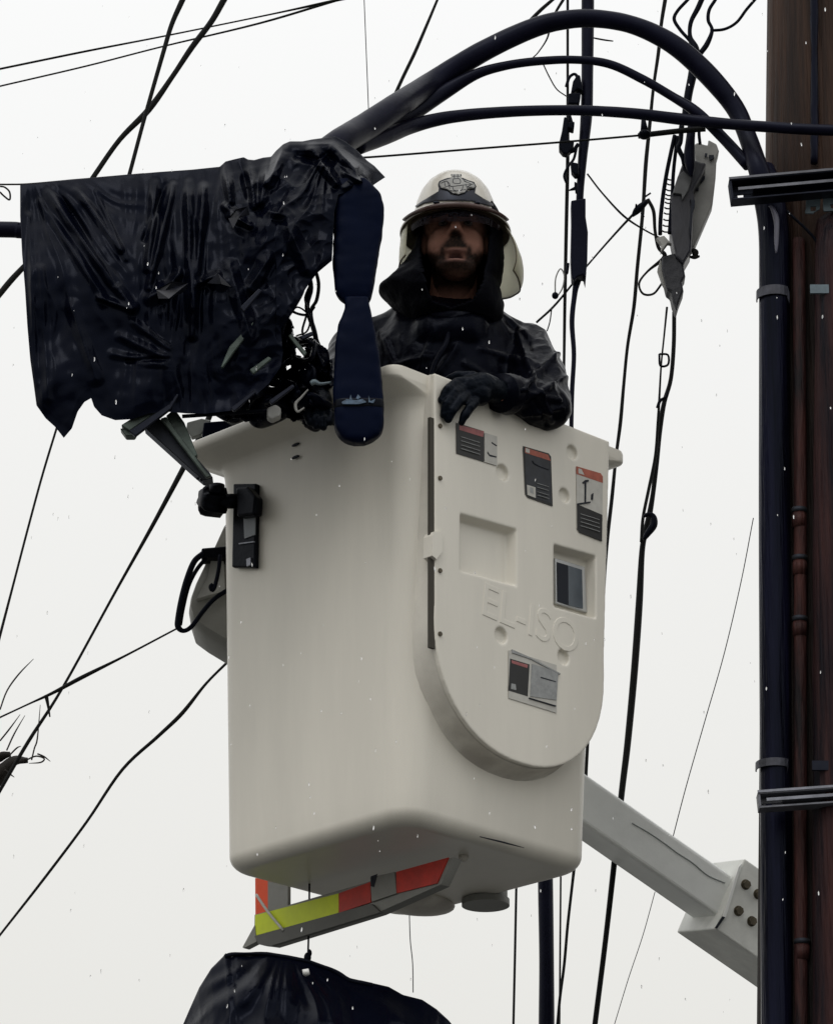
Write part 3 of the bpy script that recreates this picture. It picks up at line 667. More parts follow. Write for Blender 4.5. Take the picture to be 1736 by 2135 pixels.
wire('wavy thin cable hanging from the top edge between the taped cable and the splice box', ((1386, 0), (1378, 50), (1372, 110), (1362, 180), (1354, 260), (1346, 340), (1341, 420), (1336, 480), (1328, 560), (1321, 640), (1308, 720), (1300, 800), (1293, 880), (1284, 950), (1275, 1040), (1266, 1120), (1260, 1200), (1255, 1300)), (9, 8, 8, 7, 8, 9, 8, 8, 8, 8, 7, 7, 8, 7, 8, 8, 7, 6), 10.1, name='vertical_cable', cat='cable')
wire('thin cable seen between the bucket edge and the boom', ((1228, 1480), (1224, 1560), (1221, 1620), (1219, 1680)), 7, 10.3, ext=False, name='vertical_cable', cat='cable')
wire('thick black cable from the splice box down past the bucket to the bottom edge', ((1405, 650), (1404, 720), (1398, 790), (1384, 840), (1374, 900), (1368, 960), (1362, 1020), (1354, 1070), (1346, 1105), (1338, 1150), (1332, 1260), (1322, 1400), (1308, 1550), (1296, 1650), (1280, 1800), (1262, 1960), (1240, 2135)), (9, 9, 9, 10, 12, 12, 10, 12, 12, 12, 15, 15, 14, 13, 12, 11, 11), 10.35, name='vertical_cable', cat='cable')
wire('thin strand beside the thick cable, from the splice box to the tie', ((1390, 640), (1384, 700), (1378, 760), (1374, 830), (1371, 880), (1366, 950), (1352, 1020), (1340, 1080), (1337, 1130)), (5, 4, 4, 5, 6, 7, 7, 7, 8), 10.33, name='vertical_cable', cat='cable')
mk('t', [(0, 0, 0), (1, 0, 0), (0, 1, 0)], [(0, 1, 2)], wirem); bpy.data.objects.remove(bpy.data.objects['t'])
k_ = thing('cable_tie', 'lumpy black tie joining the two strands of the thick cable right of the bucket', 'cable tie', tuple(pt(1350, 1125, 10.3)))
for nm_, P_, w_ in (('tie_knot', ((1340, 1078), (1352, 1072), (1362, 1078), (1362, 1095), (1350, 1112), (1342, 1125)), (6, 10, 13, 16, 14, 8)), ('tie_loop', ((1370, 850), (1376, 835), (1388, 828), (1392, 815)), (7, 7, 7, 7)), ('tie_loop', ((1374, 738), (1392, 740), (1392, 760), (1376, 762), (1374, 738)), (5, 5, 5, 5, 5))):
    tube(nm_, [pt(x, y, 10.3) for x, y in P_], [px2m(v, 10.3)/2 for v in w_], rubber, k_, 8, 4)
wire('upper part of a hair-thin wire slanting beside the pole, above the boom', ((1570, 1080), (1545, 1210), (1510, 1360), (1470, 1500), (1430, 1640), (1400, 1755)), 2, 10.9)
wire('lower part of a hair-thin wire slanting to the bottom edge, below the boom', ((1365, 1860), (1340, 1950), (1310, 2040), (1281, 2135)), 1.6, 10.9)
wire('thin vertical wire below the bucket, left of the thick blue-black pipe', ((1077, 1800), (1075, 1900), (1073, 2000), (1070, 2135)), 5, 10.6)
wire('thick blue-black vertical pipe below the bucket', ((1136, 1780), (1137, 1860), (1139, 2000), (1139, 2135)), (30, 31, 30, 32), 10.7, m=navyhose, name='vertical_pipe', cat='pipe', seg=20)
wire('thin straight wire just right of the thick blue-black pipe', ((1169, 1780), (1168, 1900), (1166, 2135)), 4, 10.6)
wire('curved thin cable right of the thick blue-black pipe', ((1200, 1780), (1192, 1850), (1183, 1930), (1176, 2010), (1167, 2080), (1162, 2135)), (7, 6, 6, 6, 6, 6), 10.55, name='vertical_cable', cat='cable')
wire('hair-thin wire dangling below the middle of the bucket', ((853, 1900), (855, 1960), (860, 2010), (861, 2070)), 2, 10.1, ext=False)
hl = thing('hanging_line', 'thin line with a dark knot coming down to the lower tarp', 'line', tuple(pt(643, 2000, 9.7)))
tube('line_run', [pt(645, 1840, 9.7), pt(644, 1920, 9.7), pt(642, 1990, 9.7)], px2m(4, 9.7)/2, rubber, hl, 8)
mk('line_knot', *merge(sphere_vf(pt(641, 1997, 9.69), (.009, 0, 0), (0, .008, 0), (0, 0, .013)), sphere_vf(pt(645, 1988, 9.69), (.006, 0, 0), (0, .006, 0), (0, 0, .01))), rubber, hl)
wire('slanting cable from behind the main hose to the top edge, left of the vertical cables', ((1085, 70), (1100, 48), (1125, 22), (1150, 0)), (9, 9, 9, 8), 9.9, name='overhead_cable', cat='cable')
wire('thin curling wire behind the hoses, left of the straight vertical cable', ((1173, 0), (1158, 25), (1148, 50), (1140, 80), (1122, 108), (1110, 120)), (7, 6, 5, 4, 3, 3), 9.9, name='loose_wire')
wire('hair-thin curl hanging under the middle hose', ((1132, 133), (1145, 160), (1160, 185), (1180, 200)), 3, 9.9, ext=False, name='loose_wire')
wire('tiny bent twig of wire standing off the taped cable under the main hose', ((1236, 78), (1245, 80), (1262, 83), (1278, 85)), (3, 4, 4, 3), 9.85, ext=False, name='loose_wire')
wire('leftmost black lead curving from the top edge to the splice box leads', ((1432, 0), (1412, 22), (1405, 40), (1418, 62), (1434, 80), (1450, 100)), (8, 8, 8, 8, 8, 8), 9.9, m=rubber, name='cable_lead', cat='cable')
wire('middle thick black lead dropping from the top edge into the splice box', ((1470, -20), (1455, 15), (1440, 45), (1438, 75), (1448, 105), (1444, 150), (1434, 200), (1428, 255)), (12, 12, 10, 10, 22, 20, 18, 18), 9.9, m=rubber, name='cable_lead', cat='cable')
wire('short black lead bending inwards right of the middle lead', ((1490, 0), (1478, 20), (1476, 42), (1484, 62), (1474, 90), (1460, 110)), (8, 8, 8, 8, 12, 12), 9.88, m=rubber, name='cable_lead', cat='cable')
wire('rightmost black lead sweeping up to the top edge near the pole', ((1480, 63), (1510, 60), (1535, 46), (1555, 20), (1572, 0)), (7, 7, 7, 7, 7), 9.88, m=rubber, name='cable_lead', cat='cable')
wire('thin slanting wire from the shoulder up to the small bracket left of the splice box', ((1118, 672), (1160, 632), (1225, 552), (1290, 478), (1345, 420)), (5, 5, 4, 5, 7), 9.95, ext=False)
wire('thin wire slanting down from the taped cable to the splice box', ((1224, 362), (1255, 402), (1300, 450), (1345, 480), (1385, 500)), (4, 4, 5, 4, 4), 9.95, ext=False)
wire('looped black cable drooping left of the splice box', ((1350, 415), (1362, 440), (1365, 480), (1372, 515), (1385, 535), (1350, 565), (1332, 590), (1340, 612), (1362, 612), (1380, 590)), (8, 8, 7, 8, 10, 5, 5, 5, 5, 5), 9.9, ext=False, name='looped_cable', cat='cable')
k_ = thing('wire_bracket', 'small dark wedge clamp where the slanting wire meets the wavy cable', 'clamp', tuple(pt(1330, 430, 9.93)))
tube('wedge', [pt(1318, 450, 9.93), pt(1330, 436, 9.93), pt(1350, 418, 9.93)], [.004, .011, .006], rubber, k_, 8)
for a, b in (((1326, 425), (1324, 440)), ((1336, 443), (1342, 452)), ((1344, 410), (1356, 402))): tube('pin', [pt(*a, 9.92), pt(*b, 9.92)], .0025, rubber, k_, 6)
k_ = thing('insulator_clip', 'small glassy clip hanging on the slanting wire above the shoulder', 'clip', tuple(pt(1160, 620, 9.9)))
tube('clip_wire', [pt(x, y, 9.92) for x, y in ((1157, 612), (1158, 580), (1168, 560), (1176, 575), (1172, 600), (1160, 620))], .002, galvl, k_, 6)
mk('clip_body', *sphere_vf(pt(1157, 616, 9.92), (.009, 0, 0), (0, .008, 0), (0, 0, .010)), rubber, k_)
tube('clip_tail', [pt(x, y, 9.92) for x, y in ((1150, 640), (1146, 670), (1140, 690))], .0018, wirem, k_, 6)
# messenger clamp
k_ = thing('messenger_clamp', 'dark clamp gripping the messenger wire under the lowest hose', 'clamp', tuple(pt(1342, 285, 9.68)))
mk('clamp_body', *sphere_vf(pt(1343, 280, 9.69), (px2m(28, 9.7)/2, 0, 0), (0, .02, 0), (0, 0, px2m(20, 9.7)/2), 10, 8), rubber, k_, smooth=False)
mk('clamp_neck', *cyl_vf(pt(1343, 275, 9.69), pt(1341, 250, 9.69), .011, .006), rubber, k_)

# ================================================================= curved hoses
YH = 9.62
def hose(label, P, W_, m=navyhose, seg=22, jit=.02):
    return tag(tube('line_hose', [pt(x, y, Y) for x, y, Y in P], [px2m(w_, 9.62)/2 for w_ in W_], m, None, seg, 8, jit), label, 'hose')
hose('thickest curved black hose arching from the tarp over to the pole', ((640, 345, 9.2), (700, 300, 9.25), (750, 272, 9.35), (820, 225, 9.45), (900, 172, YH), (1000, 110, YH), (1100, 62, YH), (1170, 42, YH), (1240, 38, YH), (1320, 52, YH), (1400, 90, YH), (1470, 150, YH), (1530, 222, YH), (1558, 285, 9.6), (1578, 345, 9.55), (1590, 385, 9.55)),
     (50, 56, 60, 56, 50, 47, 44, 42, 40, 40, 44, 46, 42, 40, 44, 48))
hose('middle slimmer hose branching off under the thickest one', ((800, 262, 9.5), (860, 235, 9.58), (920, 195, YH), (990, 155, YH), (1050, 137, YH), (1120, 127, YH), (1200, 124, YH), (1270, 133, YH), (1340, 165, YH), (1400, 200, YH), (1450, 232, 9.6), (1505, 285, 9.6), (1560, 345, 9.57)),
     (34, 34, 34, 24, 20, 19, 18, 19, 20, 20, 24, 24, 26))
hose('lowest nearly level hose running from the tarp to the pole', ((740, 305, 9.35), (800, 285, 9.45), (860, 262, 9.55), (930, 245, YH-.03), (1020, 235, YH-.03), (1120, 230, YH-.03), (1220, 230, YH-.03), (1320, 236, YH-.03), (1420, 248, YH-.03), (1520, 258, 9.55), (1600, 264, 9.5), (1700, 270, 9.47), (1800, 272, 9.46), (1900, 272, 9.5)),
     (40, 36, 32, 28, 25, 23, 23, 24, 26, 24, 24, 24, 24, 24))
tag(tube('pipe_stub', [pt(-300, 476, 9.35), pt(0, 478, 9.35), (pt(45, 480, 9.35)), pt(140, 482, 9.35)], px2m(35, 9.3)/2, navyhose, None, 20), 'short dark horizontal pipe entering the tarp from the left edge', 'pipe')
wire('thin cable with a small loop at the left edge above the tarp', ((0, 384), (20, 384), (60, 383), (140, 376), (300, 362)), 4, 9.25)
wire('small twisted loop of wire at the left edge', ((0, 388), (10, 390), (20, 400), (20, 416), (8, 408), (0, 400)), 4, 9.3, ext=False, name='wire_loop', cat='wire')

# ================================================================= splice box
def cE(x, y): return ((1380+x/4.745)*.96444, (250+y/4.745)*.96444)
sb = thing('splice_box', 'grey and black cable splice box hanging under the hoses left of the pole', 'splice box', tuple(pt(1420, 640, 9.8)))
def sl_(name, P, Y, th, m, bw=.003):
    o = mk(name, *prism_vf([pt(*cE(*q), Y) for q in P], (0, th, 0)), m, sb, smooth=False)
    if bw: bevel(o, bw, 2)
    return o
sl_('box_side', ((560, 300), (600, 270), (710, 300), (715, 240), (800, 285), (825, 355), (800, 440), (790, 640), (760, 900), (575, 1330), (535, 1360), (530, 1200), (545, 860), (480, 780), (550, 640), (590, 460)), 9.84, .05, galvl, .004)
sl_('box_front', ((450, 480), (580, 450), (640, 470), (700, 480), (650, 600), (560, 760), (580, 870), (560, 1020), (540, 1380), (460, 1520), (380, 1440), (330, 1180), (330, 800), (350, 770), (400, 620)), 9.79, .08, mat('splice_dark_mottled', (.030, .031, .045), .35, var=.7, vscale=9, bump=.3, stretch=(1, 1, .4)), .006)
sl_('box_plate', ((400, 620), (460, 560), (545, 640), (510, 760), (450, 860), (440, 800), (350, 790)), 9.78, .01, mat('smoky_panel', (.13, .135, .14), .4, var=.6, vscale=10), .002)
sl_('box_fin', ((525, 850), (580, 865), (575, 930), (552, 1000), (540, 1240), (522, 1160), (540, 900)), 9.775, .02, decK, .001)
for q in (((620, 640), (680, 612), (680, 640), (640, 690)), ((590, 760), (612, 730), (615, 765)), ((720, 400), (770, 400), (775, 430), (730, 455)), ((680, 380), (705, 385), (695, 420), (680, 412))):
    sl_('slot', q, 9.832, .006, decK, 0)
sl_('lower_boot', ((240, 1440), (370, 1400), (460, 1520), (480, 1640), (445, 1700), (462, 1790), (420, 1900), (390, 2000), (350, 1900), (330, 1800), (290, 1780), (240, 1560)), 9.80, .06, mat('boot_rubber', (.016, .018, .026), .5, var=.4, bump=.3), .006)
sl_('boot_flap', ((225, 1465), (285, 1590), (275, 1750), (245, 1700), (195, 1560)), 9.815, .03, mat('flap_grey', (.30, .30, .28), .5, var=.2), .003)
sl_('clip_plate', ((180, 1250), (260, 1225), (340, 1310), (300, 1300), (225, 1400), (235, 1320)), 9.77, .02, galvl, .002)
tube('box_rib', [pt(*cE(*q), 9.80) for q in ((370, 200), (330, 380), (285, 600), (250, 820), (225, 1050), (220, 1220))], px2m(9, 9.8)/2, rubber, sb, 8)
tube('box_rib', [pt(*cE(*q), 9.80) for q in ((400, 210), (375, 400), (355, 600), (345, 800), (330, 1000), (315, 1210))], px2m(8, 9.8)/2, rubber, sb, 8)
for k, y in enumerate((650, 700, 760, 810, 850, 890, 945, 1000, 1065, 1125, 1185)):
    x0 = 290-(y-650)*.09; tube('comb_tooth', [pt(*cE(x0, y-6), 9.80), pt(*cE(x0+25, y+6), 9.80), pt(*cE(345-(y-650)*.03, y+8), 9.80)], px2m(3.4, 9.8)/2, rubber, sb, 6)
tube('box_cable', [pt(*cE(*q), 9.76) for q in ((560, -60), (545, 100), (530, 250), (520, 400), (530, 520), (545, 620))], [px2m(v, 9.8)/2 for v in (18, 18, 20, 24, 20, 4)], navyhose, sb, 14)
tube('box_cable', [pt(*cE(*q), 9.76) for q in ((620, 130), (620, 200), (630, 290))], px2m(7, 9.8)/2, rubber, sb, 8)
tube('box_cable', [pt(*cE(*q), 9.78) for q in ((440, 100), (430, 260), (410, 330), (450, 430), (470, 500))], px2m(11, 9.8)/2, rubber, sb, 8, jit=.3)
tube('box_stud', [pt(*cE(*q), 9.84) for q in ((550, 1370), (580, 1400), (575, 1445))], [.005, .009, .006], twigm, sb, 8)
tube('box_stud', [pt(*cE(*q), 9.84) for q in ((520, 1447), (575, 1450), (625, 1440))], [.003, .006, .003], twigm, sb, 8)

# ================================================================= TARP
YT = 9.1
def resample(P, n):
    P = np.array(P, float); d = np.r_[0, np.cumsum(np.hypot(*np.diff(P, axis=0).T))]; t = np.linspace(0, d[-1], n)
    return np.c_[np.interp(t, d, P[:, 0]), np.interp(t, d, P[:, 1])]
def coons(top, bot, left, right, nu, nv):
    T, Bt, L, R = resample(top, nu), resample(bot, nu), resample(left, nv), resample(right, nv)
    u = np.linspace(0, 1, nu)[None, :, None]; v = np.linspace(0, 1, nv)[:, None, None]
    S = (1-v)*T[None]+v*Bt[None]+(1-u)*L[:, None]+u*R[:, None]-((1-u)*(1-v)*T[0]+u*(1-v)*T[-1]+(1-u)*v*Bt[0]+u*v*Bt[-1])
    return S
def folds(x, y, RL):
    h = 0.
    for x0, y0, x1, y1, w_, a in RL:
        dx, dy = x1-x0, y1-y0; L2 = dx*dx+dy*dy; t = ((x-x0)*dx+(y-y0)*dy)/L2
        tt = min(1, max(0, t)); d = math.hypot(x-x0-dx*tt, y-y0-dy*tt)
        wob = 1+.35*noise.noise(Vector((x*.02, y*.02, x0*.1)))
        h += a*max(0, 1-abs(d)/(w_*wob))**1.15*(1-.25*abs(2*tt-1))
    return h
def sheet(name, grid, dfun, m, parent, Yb):
    nv, nu = grid.shape[:2]; V, F = [], []
    for s in (1, -1):
        for j in range(nv):
            for i in range(nu):
                x, y = grid[j, i]; V.append(pt(x, y, dfun(x, y, i/(nu-1), j/(nv-1), s)))
    n = nv*nu
    for s in (0, 1):
        for j in range(nv-1):
            for i in range(nu-1):
                a = s*n+j*nu+i; F.append((a, a+1, a+nu+1, a+nu))
    for i in range(nu-1): F.append((i, i+1, n+i+1, n+i))              # closed over the top
    for j in range(nv-1): F.append((j*nu+nu-1, (j+1)*nu+nu-1, n+(j+1)*nu+nu-1, n+j*nu+nu-1)); F.append((j*nu, (j+1)*nu, n+(j+1)*nu, n+j*nu))
    return mk(name, V, F, m, parent)
RL = [(100, 400, 275, 640, 16, .030), (120, 395, 240, 590, 10, -.020), (85, 420, 215, 620, 12, .018), (160, 395, 250, 520, 12, .02), (200, 400, 262, 540, 8, .012),
      (325, 380, 308, 560, 12, .03), (362, 385, 310, 600, 11, .034), (392, 380, 398, 640, 14, .022), (425, 390, 400, 700, 14, .030), (345, 385, 300, 500, 8, -.02),
      (250, 700, 345, 745, 14, .013), (280, 672, 350, 725, 10, .012), (235, 738, 340, 760, 12, .013), (265, 752, 350, 748, 7, -.014),
      (205, 620, 275, 645, 10, .02), (310, 620, 350, 600, 22, .035), (350, 600, 372, 570, 14, .03), (440, 580, 462, 585, 22, .035), (415, 590, 455, 570, 10, .028),
      (60, 450, 72, 800, 10, .014), (85, 560, 100, 830, 14, .012), (150, 640, 200, 790, 18, .016), (380, 740, 405, 560, 20, .02),
      (470, 345, 480, 420, 14, .045), (500, 335, 520, 410, 12, -.03), (520, 340, 530, 430, 12, .04), (560, 330, 545, 420, 14, .04), (590, 310, 560, 380, 16, .045), (600, 300, 690, 300, 18, .05), (620, 325, 690, 335, 14, -.03), (650, 310, 700, 380, 16, .045), (700, 310, 740, 350, 18, .05), (720, 360, 765, 385, 14, .03),
      (470, 430, 500, 455, 16, .04), (480, 450, 520, 470, 10, .03), (560, 440, 600, 450, 16, .022), (520, 600, 560, 540, 20, .03), (600, 470, 640, 560, 22, .03), (480, 560, 520, 700, 22, .03)]
def pol(x, y, cx, cy, ka, kr, sd):      # folds radiating from a gathered point
    r = math.hypot(x-cx, y-cy); a = math.atan2(y-cy, x-cx)
    n_ = noise.noise(Vector((a*ka+.6*noise.noise(Vector((x*.01, y*.01, sd))), r*kr, sd)))
    return (1-abs(n_)*2.6)*min(1, r/60)
def tarp_d(x, y, u, v, s):
    q = Vector((x*.010, y*.008, 3))
    wl = max(0, 1-max(0, x-230)/90); wr = max(0, min(1, (x-430)/80)); wm = max(0, 1-wl-wr)
    lo = max(0, min(1, (y-620)/120))
    h = .030*noise.noise(q)+.003*noise.noise(Vector((x*.04, y*.04, 8)))
    h += wl*.008*pol(x, y, 60, 330, 7, .003, 1)+wm*.010*(1-abs(noise.noise(Vector((x*.035+.5*noise.noise(q), y*.005, 5))))*2.6)
    h += wr*(.007*pol(x, y, 700, 300, 4.5, .006, 7)+.010*noise.ridged_multi_fractal(Vector((x*.018, y*.018, 2)), 1, 2.1, 2, 1, 2))
    h += lo*wm*.0015*pol(x, y, 400, 770, 4, .004, 4)
    if s == 1: h += folds(x, y, RL)
    env = min(1, v*9)*min(1, (1-v)*14+.35)*min(1, u*25+.2)*min(1, (1-u)*25+.2)
    bul = .11*math.sin(min(1, v*1.6)*math.pi/2)+.05*u
    if s == 1: return YT-bul-h*env
    return YT+.16*math.sin(min(1, v*1.6)*math.pi/2)+.02-.04*noise.noise(q)*env
top = ((42, 384), (75, 382), (110, 377), (150, 373), (200, 369), (260, 364), (330, 358), (400, 353), (458, 347), (470, 336), (490, 331), (508, 327), (517, 332), (530, 333), (548, 328), (565, 326), (575, 314), (590, 300), (604, 294), (630, 294), (650, 290), (680, 286), (700, 284), (722, 296), (745, 314), (765, 334), (780, 345), (803, 369))
bot = ((76, 845), (95, 872), (115, 890), (133, 913), (150, 893), (162, 858), (176, 838), (190, 830), (196, 848), (212, 866), (240, 876), (275, 874), (310, 862), (345, 858), (390, 862), (430, 862), (480, 856), (520, 835), (560, 800), (585, 765), (590, 735), (575, 700), (600, 665), (622, 625), (645, 590), (662, 568), (692, 543))
left = ((42, 384), (42, 450), (46, 530), (52, 600), (57, 680), (63, 750), (70, 800), (76, 845))
right = ((803, 369), (786, 380), (776, 387), (740, 397), (706, 405), (697, 440), (694, 500), (692, 543))
G = coons(top, bot, left, right, 300, 190)
tp = tag(sheet('tarpaulin', G, tarp_d, tarpm, None, YT), 'big crumpled black plastic sheet draped over the cables at the left, pointed lower corner', 'tarp')
# pole stub support hidden in tarp: cable bundle carrying it
tag(tube('messenger_cable', [pt(140, 400, 9.17), pt(330, 392, 9.17), pt(520, 380, 9.18), pt(640, 360, 9.2)], .02, rubber, None, 10), 'cable bundle hidden inside the top fold of the big black sheet', 'cable')
# torn scraps on the tarp
def scrap(P, Y, par, m, th=.004):
    return mk('torn_flap', *prism_vf([pt(x, y, Y+dy) for x, y, dy in P], (0, th, 0)), m, par, smooth=False)
scm = mat('grey_scrap', (.014, .016, .027), .45, var=.7, vscale=30)
scrap(((476, 455, 0), (492, 436, -.03), (516, 430, -.02), (520, 446, 0), (498, 452, -.03), (486, 476, -.01)), 8.93, tp, scm)
scrap(((326, 604, 0), (358, 586, -.03), (392, 590, -.02), (386, 606, 0), (352, 622, -.03), (330, 622, 0)), 8.92, tp, scm)
scrap(((432, 590, 0), (455, 570, -.03), (482, 598, 0), (462, 592, -.02)), 8.92, tp, scm)
for P in (((330, 375), (322, 450), (312, 520), (306, 580)), ((372, 372), (362, 420), (338, 500), (318, 560)), ((392, 375), (398, 450), (404, 540), (398, 600)), ((424, 380), (420, 460), (410, 560), (402, 650), (390, 720))):
    q = [pt(x, y, 8.955-.05*k) for k, (x, y) in enumerate(P)]
# lower tarp
lt_top = ((380, 2140), (395, 2105), (415, 2060), (440, 2020), (465, 1995), (470, 1988), (482, 1992), (490, 1986), (520, 1990), (555, 1985), (600, 1992), (640, 2000), (690, 2018), (730, 2040), (775, 2050), (810, 2058), (840, 2075), (880, 2085), (910, 2105), (935, 2128), (945, 2140))
lt_bot = ((375, 2700), (945, 2700)); lt_l = ((380, 2140), (374, 2400), (375, 2700)); lt_r = ((945, 2140), (950, 2400), (945, 2700))
G2 = coons(lt_top, lt_bot, lt_l, lt_r, 200, 120)
def lt_d(x, y, u, v, s):
    q = Vector((x*.012, y*.012, 9)); cr = noise.ridged_multi_fractal(Vector((x*.02, y*.014, 4)), 1, 2.1, 4, 1, 2)
    env = min(1, v*10)*min(1, u*12+.1)*min(1, (1-u)*12+.1); r = math.sqrt(max(0, 1-(2*u-1)**2))
    b = math.sin(min(1, v*3)*math.pi/2)
    return 9.45-s*(.03+.22*r*b)-(.004*cr+.035*noise.noise(q)+.012*pol(x, y, 600, 1960, 5, .004, 6))*env*s
lt = tag(sheet('tarpaulin', G2, lt_d, tarpm, None, 9.4), 'rounded black sheet-covered bundle at the bottom edge below the bucket', 'tarp')
tube('sheet_seam', [pt(x, y+5, 9.41) for x, y in ((468, 1990), (490, 1985), (555, 1985), (600, 1992), (640, 2000), (690, 2018), (730, 2040), (775, 2050))], .005, rubber, lt, 6, jit=.6)
mk('white_spot', *prism_vf([pt(x, y, 9.20) for x, y in ((630, 2022), (643, 2020), (645, 2028), (637, 2033), (631, 2029))], (0, .02, 0)), mat('white_label', (.8, .8, .78), .4), lt)

def inpoly(x, y, P):
    r = False; j = len(P)-1
    for i in range(len(P)):
        if (P[i][1] > y) != (P[j][1] > y) and x < (P[j][0]-P[i][0])*(y-P[i][1])/(P[j][1]-P[i][1])+P[i][0]: r = not r
        j = i
    return r
# ================================================================= tangle under the tarp
tg = thing('cable_tangle', 'tangled black cables and wet scraps spilling out below the big sheet beside the bucket', 'cable tangle', tuple(pt(560, 860, 9.2)))
rnd = random.Random(5)
def tang(P, w_, m=rubber, Y=9.15, name='loose_cable'):
    tube(name, [pt(x, y, Y+rnd.uniform(-.08, .08)) for x, y in P], px2m(w_, 9.1)/2, m, tg, 8, 5)
tang(((640, 560), (648, 600), (640, 640), (655, 690), (662, 730)), 11)
tang(((655, 555), (664, 590), (660, 625), (648, 650), (658, 700), (665, 720)), 8)
tang(((625, 570), (632, 600), (612, 640), (596, 665), (585, 700)), 10)
tang(((610, 590), (600, 630), (612, 650), (640, 656), (655, 640)), 6)
tang(((648, 590), (636, 620), (640, 650), (630, 690), (640, 710)), 5)
tang(((600, 660), (620, 640), (645, 660), (640, 690), (618, 700)), 4)
for k in range(60):
    cx, cy = rnd.uniform(430, 650), rnd.uniform(690, 840)
    if cx > 590 and cy < 715: continue
    if 535 < cx < 650 and 700 < cy < 815: continue
    a = rnd.uniform(0, 6.28); P = []
    for j in range(5):
        P.append((cx, cy)); a += rnd.uniform(-1.2, 1.2); cx += math.cos(a)*22; cy += math.sin(a)*18
        cx = min(660, max(400, cx)); cy = min(862, max(640, cy))
        if cx > 640 and cy < 720: cy = 735
    tang(P, rnd.choice((3, 4, 6, 8, 11, 16)), rnd.choice((rubber, blackp, tarpm)))
outl = [(515, 685), (575, 672), (604, 660), (612, 700), (650, 704), (672, 722), (692, 760), (692, 884), (640, 886), (600, 866), (540, 872), (470, 872), (480, 780)]
holes = [[(617, 722), (643, 717), (640, 732), (630, 748), (614, 736)], [(556, 752), (566, 742), (582, 748), (584, 762), (572, 766), (560, 762)], [(590, 768), (598, 756), (614, 758), (612, 770), (600, 778)], [(544, 800), (562, 788), (584, 782), (580, 796), (570, 808)], [(648, 690), (655, 690), (652, 703), (646, 702)]]
V, F = [], []; gx_, gy_ = 112, 108
for j in range(gy_+1):
    for i in range(gx_+1):
        x, y = 468+228*i/gx_, 656+232*j/gy_; q = Vector((x*.03, y*.03, 2)); x += 3*noise.noise(q*3); y += 3*noise.noise(q*3+Vector((5, 0, 0)))
        V.append(pt(x, y, 9.22-.05*noise.noise(q)-.035*(1-abs(noise.noise(q*2.2))*2)-.02*noise.noise(q*5)))
for j in range(gy_):
    for i in range(gx_):
        x, y = 468+228*(i+.5)/gx_, 656+232*(j+.5)/gy_
        if inpoly(x, y, outl) and not any(inpoly(x, y, h_) for h_ in holes): a = j*(gx_+1)+i; F.append((a, a+1, a+gx_+2, a+gx_+1))
ws_ = mk('wet_sheet', V, F, tarpm, tg); md = ws_.modifiers.new('s', 'SOLIDIFY'); md.thickness = .008; bpy.context.view_layer.update(); bake(ws_)
tang(((586, 640), (572, 668), (545, 690), (520, 715)), 9, mat('brownish_hose', (.03, .025, .024), .4, spec=.25, var=.4), 9.08)
tang(((622, 716), (640, 712), (655, 722), (650, 745), (634, 752), (612, 745), (610, 728), (622, 716)), 10, rubber, 9.12)
for (x, y, a, b, d) in ((430, 800, 45, 60, .1), (490, 820, 70, 38, .1), (560, 850, 40, 18, .08), (645, 800, 22, 36, .08), (665, 755, 18, 34, .08), (535, 700, 35, 26, .07), (470, 740, 50, 50, .08), (515, 765, 26, 26, .07), (650, 850, 35, 22, .08)):
    v, f = sphere_vf(pt(x, y, 9.18), (px2m(a, 9.2), 0, 0), (0, d, 0), (0, 0, px2m(b, 9.2)), 40, 26)
    v = [p+Vector((noise.noise(p*14), noise.noise(p*14+Vector((9, 0, 0))), noise.noise(p*14+Vector((0, 9, 0)))))*.030 for p in v]
    mk('wet_scrap', v, f, tarpm, tg)
tube('scrap_rod', [pt(380, 868, 9.05), pt(470, 862, 9.04), (pt(560, 856, 9.04))], px2m(9, 9)/2, rubber, tg, 8)
sg = mk('grey_knob', *prism_vf([pt(x, y, 9.02) for x, y in ((556, 850), (574, 842), (586, 850), (584, 866), (566, 874), (556, 868))], (0, .03, 0)), galvl, tg, smooth=False); bevel(sg, .004)
tube('pale_tube', [pt(x, y, 9.0) for x, y in ((648, 800), (655, 796), (668, 800), (690, 797))], [.006, .007, .004, .003], bluegrey, tg, 8)
tube('pale_tube', [pt(x, y, 9.02) for x, y in ((642, 812), (628, 828), (616, 842), (620, 858), (634, 850))], [.002, .003, .004, .003, .002], galvl, tg, 8)
# strips of green-grey metal
ms_ = thing('bent_metal_strips', 'bent green-grey metal strips and dark channel poking out under the big sheet', 'metal strips', tuple(pt(340, 900, 9.0)))
def strip(P, th, m, Y, name='strip'):
    o = mk(name, *prism_vf([pt(x, y, Y) for x, y in P], (0, th, 0)), m, ms_, smooth=False); bevel(o, .002, 1); return o
strip(((252, 886), (340, 830), (368, 795), (378, 802), (352, 842), (270, 898)), .03, greenm, 8.98)
strip(((250, 892), (270, 896), (288, 893), (280, 908), (262, 908)), .03, greenm, 8.99)
strip(((268, 898), (352, 842), (378, 805), (380, 812), (356, 852), (282, 909)), .012, steeld, 8.965)
strip(((300, 890), (332, 872), (350, 886), (438, 986), (444, 996), (424, 1001), (405, 985)), .04, mat('dark_channel', (.018, .018, .016), .5, metal=.3, var=.5), 9.02)
strip(((334, 872), (346, 868), (428, 980), (440, 992), (430, 996)), .012, greenm, 9.0)
strip(((346, 866), (364, 852), (384, 880), (412, 948), (402, 955), (380, 930)), .02, greenm, 9.01)
for q in ((412, 998), (420, 1001), (428, 1001)): mk('broken_tooth', *ball(pt(*q, 9.03), .0035), blackp, ms_)
